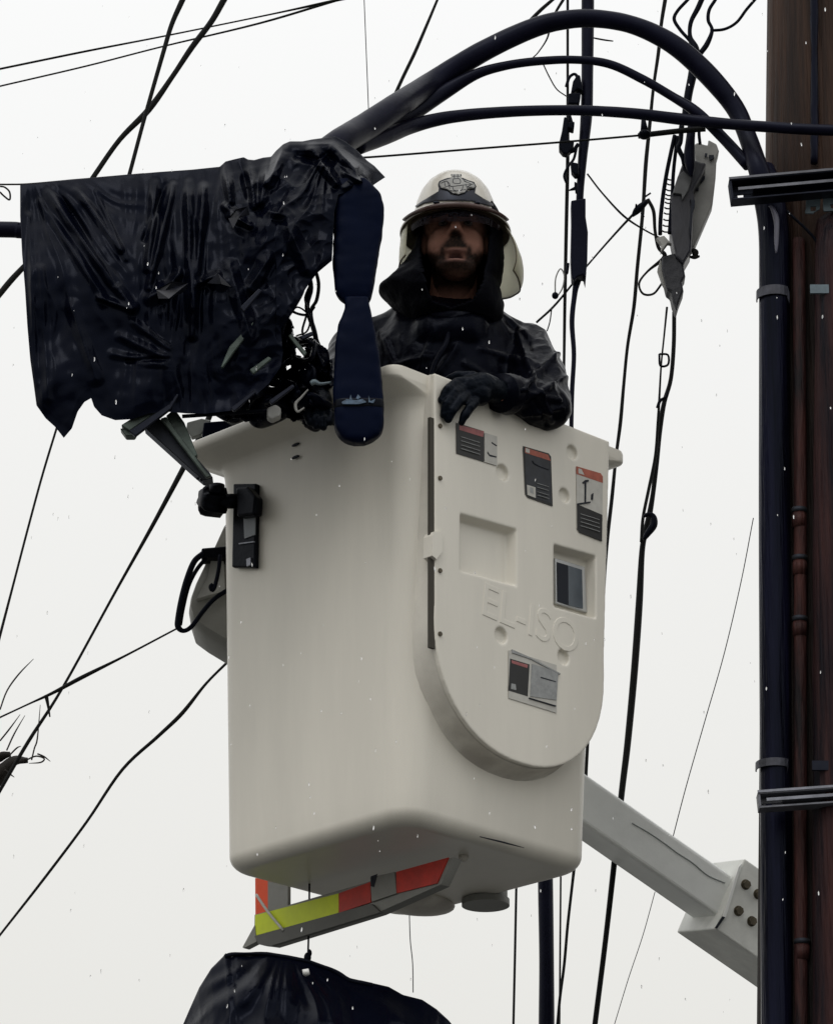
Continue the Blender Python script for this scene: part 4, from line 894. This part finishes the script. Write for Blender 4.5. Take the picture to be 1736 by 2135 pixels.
strip(((460, 765), (478, 722), (510, 688), (528, 670), (522, 690), (492, 728), (464, 766)), .012, greenm, 8.93)
strip(((390, 880), (420, 872), (440, 876), (420, 905), (400, 912), (388, 895)), .02, mat('smoke_plastic', (.18, .19, .18), .3, var=.3), 9.72)
strip(((425, 880), (530, 872), (550, 884), (500, 905), (440, 925), (420, 915)), .03, tarpm, 9.70)
strip(((470, 878), (545, 876), (552, 884), (500, 896)), .01, mat('smoke_dark', (.05, .055, .055), .35, var=.5), 9.67)

for P_ in (((520, 770), (560, 742), (566, 748), (528, 780)), ((600, 700), (606, 694), (640, 735), (634, 742)), ((560, 835), (610, 800), (614, 806), (566, 843)), ((500, 640), (540, 600), (546, 606), (508, 650)), ((480, 850), (530, 812), (534, 818), (488, 858)), ((625, 700), (650, 690), (654, 697), (630, 708))):
    strip(P_, .008, greenm if rnd.random() < .5 else steeld, 8.98-.1*rnd.random(), 'metal_scrap')
# ================================================================= navy rubber covers
cv = thing('insulating_cover', 'two-piece dark navy rubber cover hanging beside the worker from the sheet onto the bucket', 'rubber cover', tuple(pt(750, 925, 8.95)))
def slab(name, rows, Y, dep, m, par, exp=2.6, n=40):
    rows = cat_rom([np.array(r, float) for r in rows], 8); rg = []
    for y, xl, xr, ds in rows:
        c_ = pt((xl+xr)/2, y, Y); a = px2m(xr-xl, Y)/2
        rg.append([c_+Vector((a*math.copysign(abs(math.cos(t))**(2/exp), math.cos(t)), dep*ds*math.copysign(abs(math.sin(t))**(2/exp), math.sin(t)), 0)) for t in np.linspace(0, 2*math.pi, n, endpoint=False)])
    return mk(name, *rings_vf(rg), m, par)
up_ = slab('upper_cover', [(376, 700, 765, .7), (400, 697, 790, .9), (420, 696, 800, 1), (450, 695, 803, 1), (500, 694, 798, 1), (540, 692, 790, 1), (575, 695, 784, 1), (605, 698, 778, .95), (620, 704, 774, .8), (631, 716, 768, .6)], 8.98, .026, navy, cv, 4.5)
lo_ = slab('lower_cover', [(622, 718, 768, .5), (650, 716, 774, .7), (690, 702, 782, .9), (740, 696, 792, 1), (800, 694, 799, 1), (850, 696, 801, 1), (885, 697, 800, 1), (905, 703, 794, .95), (918, 716, 780, .85), (926, 735, 762, .6)], 8.97, .026, navy, cv, 4.5)
h_ = mk('cutter', *prism_vf([pt(x, y, 8.8) for x, y in ((729, 562), (742, 562), (742, 573), (729, 573))], (0, .4, 0)), navy, cv, smooth=False)
md = up_.modifiers.new('c', 'BOOLEAN'); md.object = h_; md.solver = 'EXACT'; bpy.context.view_layer.update(); bake(up_); bpy.data.objects.remove(h_)
def crumple(c, n):
    q = c*9; return c+n*(.0045*noise.noise(Vector((q.x, q.y, q.z*.7)))+.0035*(abs(noise.noise(c*16+Vector((3, 1, 0))))-.2)+.0016*noise.noise(c*45))
displace(up_, crumple); displace(lo_, crumple)
mm = mat('worn_print', (.10, .16, .24), .6, var=.7, vscale=60)
for P in (((712, 838), (722, 832), (740, 834), (756, 832), (764, 838), (748, 842), (714, 842)), ((728, 834), (731, 822), (734, 834)), ((742, 830), (746, 822), (752, 828), (746, 832)), ((768, 824), (772, 836), (782, 832), (778, 840), (768, 838))):
    mk('worn_marking', *prism_vf([pt(x, y, 8.9375) for x, y in P], (0, .004, 0)), mm, cv, smooth=False)
slab('lower_band', [(838, 696.5, 800.5, 1), (842, 696, 801, 1.05), (852, 696, 801, 1.05), (856, 696.5, 800.5, 1)], 8.97, .026, blackp, cv, 4.5)

# ================================================================= WORKER
wk = thing('person', 'worker in black rain jacket, hood and cream helmet leaning on the bucket rim, mouth open', 'person', tuple(B(0, 0, 4.40)))
HT = math.radians(-4)
HC = pt(949, 497, 9.50)                                # between the ears
hf = Vector((0, -math.cos(HT), -math.sin(HT))); hu = Vector((0, -math.sin(HT), math.cos(HT))); hr = Vector((1, 0, 0))
def H(x, y, z): return HC+hr*x+hf*y+hu*z
neckb = pt(940, 660, 9.60); chest = pt(930, 780, 9.60)
shR, shL = pt(752, 738, 9.62), pt(1090, 738, 9.62)
elL, wrL = pt(1128, 842, 9.36), pt(1040, 818, 9.20)
elR, wrR = pt(700, 830, 9.42), pt(668, 820, 9.22)
hip = Vector((chest.x, 9.62, 5.15))
prims = [sphere_vf(H(0, -.012, .03), hr*.086, hf*.097, hu*.100, 32, 24), sphere_vf(H(0, .030, -.045), hr*.074, hf*.062, hu*.080, 28, 20),
         sphere_vf(H(0, .045, -.108), hr*.052, hf*.042, hu*.034, 24, 16), cap_vf(H(0, -.02, -.06), neckb, .058, .064),
         sphere_vf(H(-.080, -.01, -.012), hr*.010, hf*.018, hu*.032), sphere_vf(H(.080, -.01, -.012), hr*.010, hf*.018, hu*.032),
         cap_vf(H(0, .088, .012), H(0, .106, -.030), .010, .0155), ball(H(-.013, .094, -.034), .010), ball(H(.013, .094, -.034), .010),
         sphere_vf(H(-.034, .062, -.025), hr*.024, hf*.020, hu*.020), sphere_vf(H(.034, .062, -.025), hr*.024, hf*.020, hu*.020),
         sphere_vf(H(0, .074, .030), hr*.058, hf*.022, hu*.013),
         sphere_vf(chest, (.17, 0, 0), (0, .11, 0), (0, 0, .20), 28, 20), sphere_vf(hip, (.155, 0, 0), (0, .11, 0), (0, 0, .20), 28, 20),
         cap_vf(shR, shL, .062, .062), cap_vf(neckb, chest, .075, .10), cap_vf(shL, elL, .052, .042), cap_vf(elL, wrL, .042, .028), cap_vf(shR, elR, .052, .042), cap_vf(elR, wrR, .042, .028)]
for s in (-1, 1):
    hp = hip+Vector((.085*s, 0, -.08)); kn = Vector((hip.x+.10*s, 9.58, 4.90-.02)); an = Vector((hip.x+.10*s, 9.66, 4.50))
    prims += [cap_vf(hp, kn, .078, .054), cap_vf(kn, an, .052, .038), cap_vf(an-Vector((0, 0, .055)), an+Vector((.01*s, -.16, -.075)), .036, .030)]
# left hand (viewer's right) hangs over the rim, fingers pointing down and left
def hand(P):                         # P: list of (px,py,Y) chains
    v = []
    for ch_, rs in P:
        q = [pt(*c_) for c_ in ch_]
        for a, b, r0, r1 in zip(q[:-1], q[1:], rs[:-1], rs[1:]): v.append(cap_vf(a, b, r0, r1))
    return v
HAND = [
    (((1040, 816, 9.20), (1005, 806, 9.17), (975, 808, 9.15)), (.030, .036, .030)),
    (((1000, 822, 9.16), (975, 822, 9.15)), (.030, .026)),
    (((985, 795, 9.155), (952, 797, 9.125), (932, 812, 9.10), (920, 834, 9.10)), (.017, .0125, .0115, .0095)),
    (((975, 806, 9.15), (947, 818, 9.11), (930, 842, 9.095), (925, 864, 9.10)), (.017, .013, .012, .010)),
    (((978, 820, 9.15), (958, 836, 9.11), (942, 856, 9.10), (934, 874, 9.105)), (.017, .013, .012, .010)),
    (((992, 830, 9.155), (980, 850, 9.12), (968, 866, 9.115), (962, 880, 9.12)), (.016, .012, .011, .009)),
    (((1012, 796, 9.17), (985, 785, 9.16), (955, 782, 9.16), (936, 790, 9.165)), (.018, .014, .012, .010)),
]
HAND2 = [
    (((668, 820, 9.22), (664, 840, 9.17), (662, 850, 9.15)), (.028, .034, .030)),
    (((650, 850, 9.14), (642, 866, 9.11), (646, 880, 9.10)), (.015, .012, .010)),
    (((660, 855, 9.14), (656, 872, 9.10), (660, 888, 9.10)), (.015, .012, .010)),
    (((672, 855, 9.14), (672, 874, 9.10), (674, 890, 9.10)), (.015, .012, .010)),
    (((684, 848, 9.15), (688, 866, 9.11), (688, 880, 9.10)), (.014, .011, .009)),
    (((652, 826, 9.18), (640, 816, 9.14), (632, 806, 9.12)), (.015, .012, .010)),
]
def shrunk(hd): return [(c_, tuple(r*.82 for r in rs)) for c_, rs in hd]
prims += hand(shrunk(HAND))+hand(shrunk(HAND2))
bodyo = mk('body', *merge(*prims), mat('tmp', (.5, .4, .3)), wk); remesh(bodyo, .0042, 3, .5)
# facial modelling: sockets, lips, open mouth, beard relief, then colour by place
def hl(c): q = c-HC; return q.dot(hr), q.dot(hf), q.dot(hu)
def ga(x, s): return math.exp(-(x/s)**2)
def face(c, n):
    x, y, z = hl(c)
    if y < .03 or abs(z) > .16: return c
    d = 0
    d -= .011*(ga(x-.032, .017)+ga(x+.032, .017))*ga(z-.006, .011)               # sockets
    d += .004*(ga(x-.032, .011)+ga(x+.032, .011))*ga(z-.004, .006)               # lids
    d += .004*ga(z-.026, .007)*ga(abs(x)-.032, .02)                              # brow ridge
    m = ga(x, .022)*ga(z+.094, .0105)
    d -= .020*m                                                                  # open mouth
    d += .006*ga(x, .026)*ga(z+.079, .0055)+.0075*ga(x, .024)*ga(z+.109, .0065) # lips
    d += .003*ga(x, .03)*ga(z+.110, .012)
    d -= .003*(ga(x-.009, .004)+ga(x+.009, .004))*ga(z+.045, .004)               # nostrils
    d += .0012*noise.noise(c*120)*(1 if z < -.05 else .2)
    return c+n*d
displace(bodyo, face)
me = bodyo.data; me.materials.clear()
ca = me.color_attributes.new('tone', 'FLOAT_COLOR', 'POINT')
skin = np.array((.30, .150, .110)); beard = np.array((.010, .0065, .005)); lip = np.array((.34, .19, .17)); mouthc = np.array((.03, .010, .010))
buf = np.ones((len(me.vertices), 4)); W = WM[bodyo.name]
for i, v in enumerate(me.vertices):
    c_ = W @ v.co; x, y, z = hl(c_); col = skin*(1+.25*noise.noise(c_*40))
    if y > -.03 and z > -.18:
        nz = .005*noise.noise(c_*60)+.003*noise.noise(c_*200)
        ax = abs(x); sg = lambda t: 1/(1+math.exp(-max(-40, min(40, t))))
        jaw = sg(-(z+nz+.080-.55*max(0, ax-.044))/.0045)                      # beard line from the ears down
        exc = math.exp(-((x/.025)**4+((z+.095)/.0185)**4)*1.0)                # lips stay bare
        tri = .92*sg((.014+.75*(-.040-z)-ax+nz)/.0045)*sg((-.036-z)/.002)*sg((z+.0755)/.002)
        gt = ga(ax-.034, .008)*sg((-.066-z)/.004)
        b_ = min(1, 1.25*max(jaw*(1-exc), tri, gt))*(.95+.12*noise.noise(c_*260))
        b_ = min(1, max(0, b_))
        if z < -.128: b_ *= max(0, 1-(-.128-z)/.04)
        col = col*(1-b_)+beard*b_
        lp = max(.8*ga(z+.0815, .0038)*ga(x, .020), .6*ga(z+.108, .006)*ga(x, .020)); col = col*(1-.85*lp)+lip*.85*lp
        mo = sg((.019*math.sqrt(max(.05, 1-((z+.094)/.013)**2))-ax)/.0015)*sg((.0105-abs(z+.094))/.0012); col = col*(1-mo)+mouthc*mo
        sh_ = (ga(x-.034, .022)+ga(x+.034, .022))*ga(z-.006, .014); col = col*(1-.35*sh_); nose = ga(x, .02)*ga(z+.03, .02); col = col*(1+.15*nose*np.array((1.3, .8, .8)))  # eye-socket shade painted into the skin colour; nose a touch redder
        br_ = ga(z-.030-.06*(.03-abs(abs(x)-.03)), .0045)*(1 if .012 < abs(x) < .052 else 0); col = col*(1-.85*br_)+beard*.85*br_
        ns = min(1, (ga(x-.009, .004)+ga(x+.009, .004))*ga(z+.046, .0045)); col = col*(1-.8*ns)
    buf[i, :3] = np.clip(col, .002, 1)
ca.data.foreach_set('color', buf.ravel())
sm = bpy.data.materials.new('skin'); sm.use_nodes = True; t = sm.node_tree; p = t.nodes['Principled BSDF']
a_ = N(t, 'ShaderNodeVertexColor'); a_.layer_name = 'tone'; t.links.new(a_.outputs[0], p.inputs['Base Color'])
p.inputs['Roughness'].default_value = .62; p.inputs['Specular IOR Level'].default_value = .12; p.inputs['Subsurface Weight'].default_value = .05; p.inputs['Subsurface Radius'].default_value = (.01, .004, .002)
n2 = N(t, 'ShaderNodeTexNoise'); n2.inputs['Scale'].default_value = 300; bp = N(t, 'ShaderNodeBump'); bp.inputs['Strength'].default_value = .15; bp.inputs['Distance'].default_value = .003
t.links.new(n2.outputs[0], bp.inputs['Height']); t.links.new(bp.outputs[0], p.inputs['Normal'])
me.materials.append(sm); me.polygons.foreach_set('use_smooth', [True]*len(me.polygons))
eyem = mat('eye_white', (.10, .085, .08), .35, spec=.15); iris = mat('iris', (.012, .009, .008), .3, spec=.15)
for s in (-1, 1):
    e = mk('eye', *sphere_vf(H(.032*s, .070, .005), hr*.0115, hf*.0110, hu*.0065, 20, 14), eyem, wk)
    mk('iris', *sphere_vf(H(.032*s, .0795, .004), hr*.0055, hf*.0030, hu*.0055, 16, 10), iris, e)
# trousers
pr = [sphere_vf(hip-Vector((0, 0, .05)), (.175, 0, 0), (0, .13, 0), (0, 0, .17), 28, 20)]
for s in (-1, 1):
    hp = hip+Vector((.085*s, 0, -.08)); kn = Vector((hip.x+.10*s, 9.58, 4.88)); an = Vector((hip.x+.10*s, 9.66, 4.52))
    pr += [cap_vf(hp, kn, .095, .072), cap_vf(kn, an, .070, .062)]
o = mk('trousers', *merge(*pr), jackm, wk); remesh(o, .010, 2)
for s in (-1, 1):
    an = Vector((hip.x+.10*s, 9.66, 4.50)); o = mk('boot', *merge(cap_vf(an, an-Vector((0, 0, .05)), .056, .052), cap_vf(an-Vector((0, .0, .058)), an+Vector((.01*s, -.17, -.066)), .050, .045)), blackp, wk); remesh(o, .008, 2)
# jacket
pr = [sphere_vf(chest+Vector((0, -.01, -.06)), (.225, 0, 0), (0, .155, 0), (0, 0, .27), 32, 24), cap_vf(shR, shL, .078, .078), cap_vf(shR+Vector((.03, .0, .02)), neckb+Vector((-.05, 0, -.02)), .07, .075),
      cap_vf(shL+Vector((-.03, 0, .02)), neckb+Vector((.06, 0, -.02)), .07, .07), cap_vf(shL, pt(1122, 800, 9.48), .080, .078), cap_vf(pt(1122, 800, 9.48), elL+Vector((.01, 0, -.01)), .078, .066), cap_vf(elL+Vector((.01, 0, -.01)), pt(1075, 824, 9.26), .066, .052),
      cap_vf(pt(1075, 824, 9.26), pt(1052, 820, 9.22), .050, .047), cap_vf(shR, elR, .080, .062), cap_vf(elR, wrR+Vector((0, .03, .01)), .062, .048), cap_vf(pt(905, 700, 9.50), pt(965, 700, 9.50), .07, .07),
      sphere_vf(hip+Vector((0, 0, .1)), (.20, 0, 0), (0, .145, 0), (0, 0, .20), 28, 20)]
jk = mk('jacket', *merge(*pr), jackm, wk); remesh(jk, .0060, 2)
JR = [(1160, 740, 1080, 820, 10, .016), (1175, 790, 1100, 830, 9, .014), (1080, 812, 1165, 835, 8, .012), (1040, 745, 1120, 760, 9, .010), (905, 690, 870, 790, 8, .008), (955, 720, 900, 800, 9, .012), (1000, 730, 1080, 745, 8, .010), (1090, 870, 1170, 850, 8, .012),
      (1080, 700, 1110, 780, 12, .012), (1130, 700, 1170, 790, 12, .010), (800, 700, 830, 780, 12, .010), (970, 760, 1020, 790, 12, .010), (830, 760, 900, 745, 9, .010), (1050, 660, 1100, 700, 10, .01), (1110, 790, 1150, 880, 9, .014), (1120, 820, 1140, 890, 7, -.012)]
def jw(c, n):
    x, y = proj(c); q = c*7
    h = .016*(noise.ridged_multi_fractal(Vector((q.x*1.3, q.y, q.z*.8)), 1, 2.1, 3, 1, 2)-1.0)*.5+.010*noise.noise(c*5)
    if n.y < .2: h += folds(x, y, JR)
    return c+n*h
displace(jk, jw)
# collar, zip flap
col_r = [[neckb+Vector((.088*math.cos(a)*q, .080*math.sin(a)*q-.01, dz)) for a in np.linspace(0, 2*math.pi, 32, endpoint=False)] for dz, q in ((-.07, 1.25), (-.02, 1.05), (.012, .95), (.022, .92), (.015, .86), (-.05, .9))]
mk('collar', *rings_vf(col_r, False), jackm, wk)
tube('zip_flap', [pt(938, 668, 9.46), pt(930, 715, 9.42), pt(905, 762, 9.41), pt(890, 820, 9.40)], [.006, .008, .007, .006], jackm, jk, 8)
# cuff of the jacket sleeve
tube('sleeve_cuff', [pt(1060, 822, 9.23), pt(1044, 819, 9.20)], [.052, .049], jackm, jk, 20)
# gloves
for nm, hd, wr in (('glove', HAND, None), ('glove', HAND2, None)):
    o = mk(nm, *merge(*hand(hd)), glovem, wk); remesh(o, .0026, 3)
    displace(o, lambda c, n: c+n*.0012*noise.noise(c*90))
# hood with face opening
HR = [(424, 955, 66, 66, .115), (440, 955, 80, 80, .128), (462, 955, 88, 90, .132), (500, 955, 90, 94, .125), (540, 953, 104, 98, .122), (575, 950, 130, 98, .128), (596, 945, 150, 97, .135), (606, 943, 156, 100, .14), (618, 942, 142, 104, .145), (640, 942, 118, 108, .14), (662, 942, 100, 105, .125), (680, 942, 80, 90, .10)]
HR = cat_rom([np.array(r, float) for r in HR], 7); V, F = [], []; nh = 150
for (y, cx, wl, wr, dp) in HR:
    c_ = pt(cx, y, 9.52)
    for k in range(nh):
        a = 2*math.pi*k/nh; ca_, sa_ = math.cos(a), math.sin(a); w_ = wl if ca_ < 0 else wr
        p = c_+Vector((ca_*px2m(w_, 9.5), -sa_*dp*(1+.03*noise.noise(Vector((k*.2, y*.02, 0)))), 0))
        V.append(p+Vector((1, 1, 0))*.004*noise.noise(Vector((k*.15, y*.05, 2))))
opening = [(880, 455), (915, 449), (950, 447), (985, 449), (1018, 455), (1022, 480), (1016, 540), (1006, 590), (985, 625), (940, 641), (900, 628), (888, 590), (876, 540), (876, 480)]
for i in range(len(HR)-1):
    for k in range(nh):
        f_ = (i*nh+k, i*nh+(k+1) % nh, (i+1)*nh+(k+1) % nh, (i+1)*nh+k)
        c_ = sum((V[q] for q in f_), Vector())/4
        if c_.y < 9.50 and inpoly(*proj(c_), opening): continue
        F.append(f_)
hood = mk('hood', V, F, hoodm, wk)
md = hood.modifiers.new('s', 'SOLIDIFY'); md.thickness = .005; md.offset = 0; bpy.context.view_layer.update(); bake(hood)
# helmet
hz = pt(949, 478, 9.50)                                # centre of the brim plane
hel = thing('x', None, None, (0, 0, 0)); bpy.data.objects.remove(hel)
rx, ry = .109, .128; rg = []; nn = 64
def el(a, b, z, dy=0): return [hz+Vector((a*math.cos(t), b*math.sin(t)+dy, z)) for t in np.linspace(0, 2*math.pi, nn, endpoint=False)]
def brimz(t, k): return -.006*k
for a, z in ((.1, .152), (.3, .1495), (.5, .1395), (.68, .122), (.82, .099), (.92, .070), (.98, .040), (1.0, .015)): rg.append(el(rx*a, ry*a, z))
for a, z in ((1.04, .006), (1.15, .000), (1.27, -.006), (1.31, -.009)): rg.append(el(rx*a, ry*a, z))
for a, z in ((1.315, -.012), (1.30, -.014)): rg.append(el(rx*a, ry*a, z))
hm = mk('helmet', *rings_vf(rg, False), cream, wk)
# close crown
rgc = [el(.0005, .0005, .1535), el(rx*.1, ry*.1, .152)]; mk('helmet_crown', *rings_vf(rgc), cream, hm)
rg = []
for a, z in ((1.30, -.0145), (1.2, -.011), (1.05, -.006), (.97, -.002), (.93, .03), (.8, .08), (.5, .12)): rg.append(el(rx*a, ry*a, z))
mk('helmet_lining', *rings_vf(rg, False), under, hm)
# visor / dark red band along the front of the brim
rg = []
for k in range(31):
    t_ = math.radians(205+130*k/30); c0 = hz+Vector((rx*1.30*math.cos(t_), ry*1.30*math.sin(t_), -.006)); q = math.sin(math.pi*k/30)
    rad = Vector((math.cos(t_), math.sin(t_), 0)); h = .003+.005*q
    rg.append([c0+rad*.004+Vector((0, 0, h*.5)), c0+rad*.009+Vector((0, 0, 0)), c0+rad*.006-Vector((0, 0, h*1.3)), c0-rad*.004-Vector((0, 0, h*1.2)), c0-rad*.006])
mk('visor_band', *rings_vf(rg), visor, hm)
V, F = [], []  # visor sheet below the brim, dark tint put in to shade the eyes
for j in range(7):
    for i in range(33):
        t_ = math.radians(208+124*i/32); q = 1.20-.03*j/6; V.append(hz+Vector((rx*q*math.cos(t_), ry*q*math.sin(t_), -.006-.042*j/6*(1-.25*abs(i-16)/16))))
for j in range(6):
    for i in range(32): F.append((j*33+i, j*33+i+1, (j+1)*33+i+1, (j+1)*33+i))
vs_ = mk('shading_visor', V, F, mat('visor_shade_tint', (.012, .007, .008), .12, spec=.10, alpha=.5), hm)
for s, pa in ((1, 250), (-1, 292)):
    t_ = math.radians(pa); c0 = hz+Vector((rx*1.33*math.cos(t_), ry*1.33*math.sin(t_), .0)); mk('visor_clip', *sphere_vf(c0, (.009, 0, 0), (0, .006, 0), (0, 0, .004), 12, 8), steeld, hm)
# goggles strap and crest on the front of the dome
def dome(x, y, k=1.012):
    v = ray(x, y); o_ = CAMP-hz; a_, b_, c2 = rx*k, ry*k, .152*k; S = Vector((1/a_, 1/b_, 1/c2))
    d = Vector((v.x*S.x, v.y*S.y, v.z*S.z)); q = Vector((o_.x*S.x, o_.y*S.y, o_.z*S.z)); A = d.dot(d); Bq = 2*d.dot(q); Cq = q.dot(q)-1; D = Bq*Bq-4*A*Cq
    if D < 0: D = 0
    return CAMP+v*((-Bq-math.sqrt(D))/(2*A))
def c6(x, y): return ((820+x/5.26)*.96444, (350+y/5.26)*.96444)
def on_dome(name, P, m, k, par, sub=6):
    Q = [];  n = len(P)
    for i in range(n):
        a, b = P[i], P[(i+1) % n]
        for j in range(sub): Q.append((a[0]+(b[0]-a[0])*j/sub, a[1]+(b[1]-a[1])*j/sub))
    bm = bmesh.new(); vs = [bm.verts.new((x, y, 0)) for x, y in Q]; f = bm.faces.new(vs); bmesh.ops.triangulate(bm, faces=[f])
    for _ in range(3): bmesh.ops.subdivide_edges(bm, edges=[e for e in bm.edges if e.calc_length() > 25], cuts=1); bmesh.ops.triangulate(bm, faces=bm.faces[:])
    bm.verts.index_update(); T = [dome(*c6(v.co.x, v.co.y), k) for v in bm.verts]; B2 = [dome(*c6(v.co.x, v.co.y), 1.0) for v in bm.verts]
    F = [tuple(v.index for v in f.verts) for f in bm.faces]; nV = len(T)
    E = [(e.verts[0].index, e.verts[1].index, e.verts[1].index+nV, e.verts[0].index+nV) for e in bm.edges if len(e.link_faces) == 1]
    bm.free()
    return mk(name, T+B2, F+[tuple(i+nV for i in f) for f in F]+E, m, par)
on_dome('goggle_strap', ((402, 500), (480, 445), (600, 372), (670, 330), (676, 270), (760, 300), (830, 370), (960, 345), (1095, 290), (1085, 350), (1180, 410), (1290, 470), (1320, 505), (1240, 500), (1050, 445), (880, 440), (680, 440), (500, 470), (420, 515)), mat('strap_black', (.018, .016, .014), .4, var=.5, vscale=40), 1.03, hm)
on_dome('crest', ((665, 250), (680, 215), (740, 190), (815, 165), (812, 126), (930, 126), (935, 172), (1010, 205), (1075, 225), (1102, 275), (1085, 305), (1010, 310), (975, 350), (900, 374), (830, 362), (765, 318), (690, 302), (668, 280)), decK, 1.045, hm)
on_dome('crest_face', ((680, 252), (695, 222), (750, 202), (820, 180), (820, 135), (922, 135), (926, 182), (1005, 216), (1066, 236), (1090, 275), (1075, 295), (1002, 302), (968, 342), (900, 364), (836, 352), (770, 308), (700, 292)), galvl, 1.055, hm)
for P in (((700, 240), (760, 215), (800, 260), (740, 285)), ((740, 225), (748, 270)), ((830, 160), (915, 160)), ((838, 190), (910, 190), (915, 240), (840, 235), (838, 190)), ((790, 265), (830, 275), (940, 262), (1060, 250)), ((830, 275), (850, 320), (930, 320), (950, 270)), ((960, 215), (1040, 250), (1000, 280), (1050, 285)), ((945, 190), (990, 230)), ((800, 320), (870, 330), (980, 310)), ((850, 140), (852, 178)), ((890, 140), (888, 178)), ((770, 215), (800, 300)), ((980, 250), (1000, 300))):
    tube('crest_line', [dome(*c6(*q), 1.058) for q in P], .0009, decK, hm, 5, 3)
# neck shade hanging from the back of the helmet
V, F = [], []; nu, nv = 40, 14
for j in range(nv+1):
    v_ = j/nv
    for i in range(nu+1):
        t_ = math.radians(-28+236*i/nu); e = max(0, math.cos(t_)); q = .62+.38*abs(math.cos(t_))
        dz = -.010-(.155 if True else 0)*v_*(1-.25*abs(math.sin(t_)))*(1.0 if math.cos(t_) > 0 else .62+.3*(1-abs(math.cos(t_))))
        r = 1.28+.34*math.sin(v_*math.pi*.62)*(1 if math.cos(t_) > 0 else .15)
        if math.cos(t_) > 0: r *= 1-.05*v_**6
        V.append(hz+Vector((rx*r*math.cos(t_), ry*r*math.sin(t_)*.9+.01, dz+.004*noise.noise(Vector((i*.3, j*.3, 0))))))
for j in range(nv):
    for i in range(nu): a = j*(nu+1)+i; F.append((a, a+1, a+nu+2, a+nu+1))
ns = mk('neck_shade', V, F, creamt, hm); md = ns.modifiers.new('s', 'SOLIDIFY'); md.thickness = .002; bpy.context.view_layer.update(); bake(ns)
edge = [WM[ns.name] @ Vector() for _ in ()]
tube('shade_edge', [V[nv*(nu+1)+i] for i in range(0, nu+1, 2)], .0022, under, hm, 6, 2)
tube('shade_edge', [V[j*(nu+1)] for j in range(0, nv+1, 2)], .0018, under, hm, 6, 2)

# ================================================================= bare branch tips at the left edge
br = thing('bare_branch', 'dark broken bare branch with fine twigs at the left edge, lower left', 'branch', tuple(pt(0, 1620, 10.1)))
tube('limb', [pt(-250, 1700, 10.1), pt(-60, 1640, 10.1), pt(0, 1610, 10.1), pt(25, 1590, 10.1), pt(58, 1586, 10.1)], [.03, .025, .02, .014, .010], twigm, br, 8, 6, jit=.6)
tube('limb', [pt(-60, 1600, 10.1), pt(0, 1578, 10.1), pt(22, 1572, 10.1)], [.02, .012, .007], twigm, br, 8, 6, jit=.6)
tube('limb', [pt(-60, 1660, 10.1), pt(0, 1628, 10.1), pt(18, 1606, 10.1)], [.02, .010, .007], twigm, br, 8, 6, jit=.6)
for P in (((0, 1480), (15, 1440), (40, 1405), (70, 1374)), ((0, 1545), (20, 1520), (42, 1490)), ((14, 1565), (30, 1530), (52, 1492)), ((66, 1585), (72, 1560), (78, 1540), (84, 1470)), ((55, 1585), (75, 1577), (92, 1582), (85, 1590), (60, 1592)), ((78, 1572), (92, 1578), (105, 1588)), ((20, 1575), (35, 1560), (44, 1556)), ((10, 1605), (22, 1615), (30, 1621))):
    tube('twig', [pt(x, y, 10.05) for x, y in P], [.0022]*(len(P)-1)+[.0008], twigm, br, 5, 4)

# ================================================================= sleet drops in the air
V, F = [], []; rnd = random.Random(23)
for k in range(330):
    Y = rnd.uniform(5.5, 9.0); c_ = pt(rnd.uniform(-200, 1936), rnd.uniform(-200, 2335), Y)
    r = rnd.uniform(.0006, .0015)*Y/8; l_ = rnd.uniform(2.0, 4.2)*r; b = len(V)
    tl = Vector((rnd.uniform(-.15, .15), 0, 1))
    v, f = sphere_vf(c_, (r, 0, 0), (0, r, 0), tl*l_, 8, 6); V += v; F += [tuple(i+b for i in q) for q in f]
tag(mk('falling_sleet', V, F, waterm, base=(0, 7, 0)), kind='stuff')
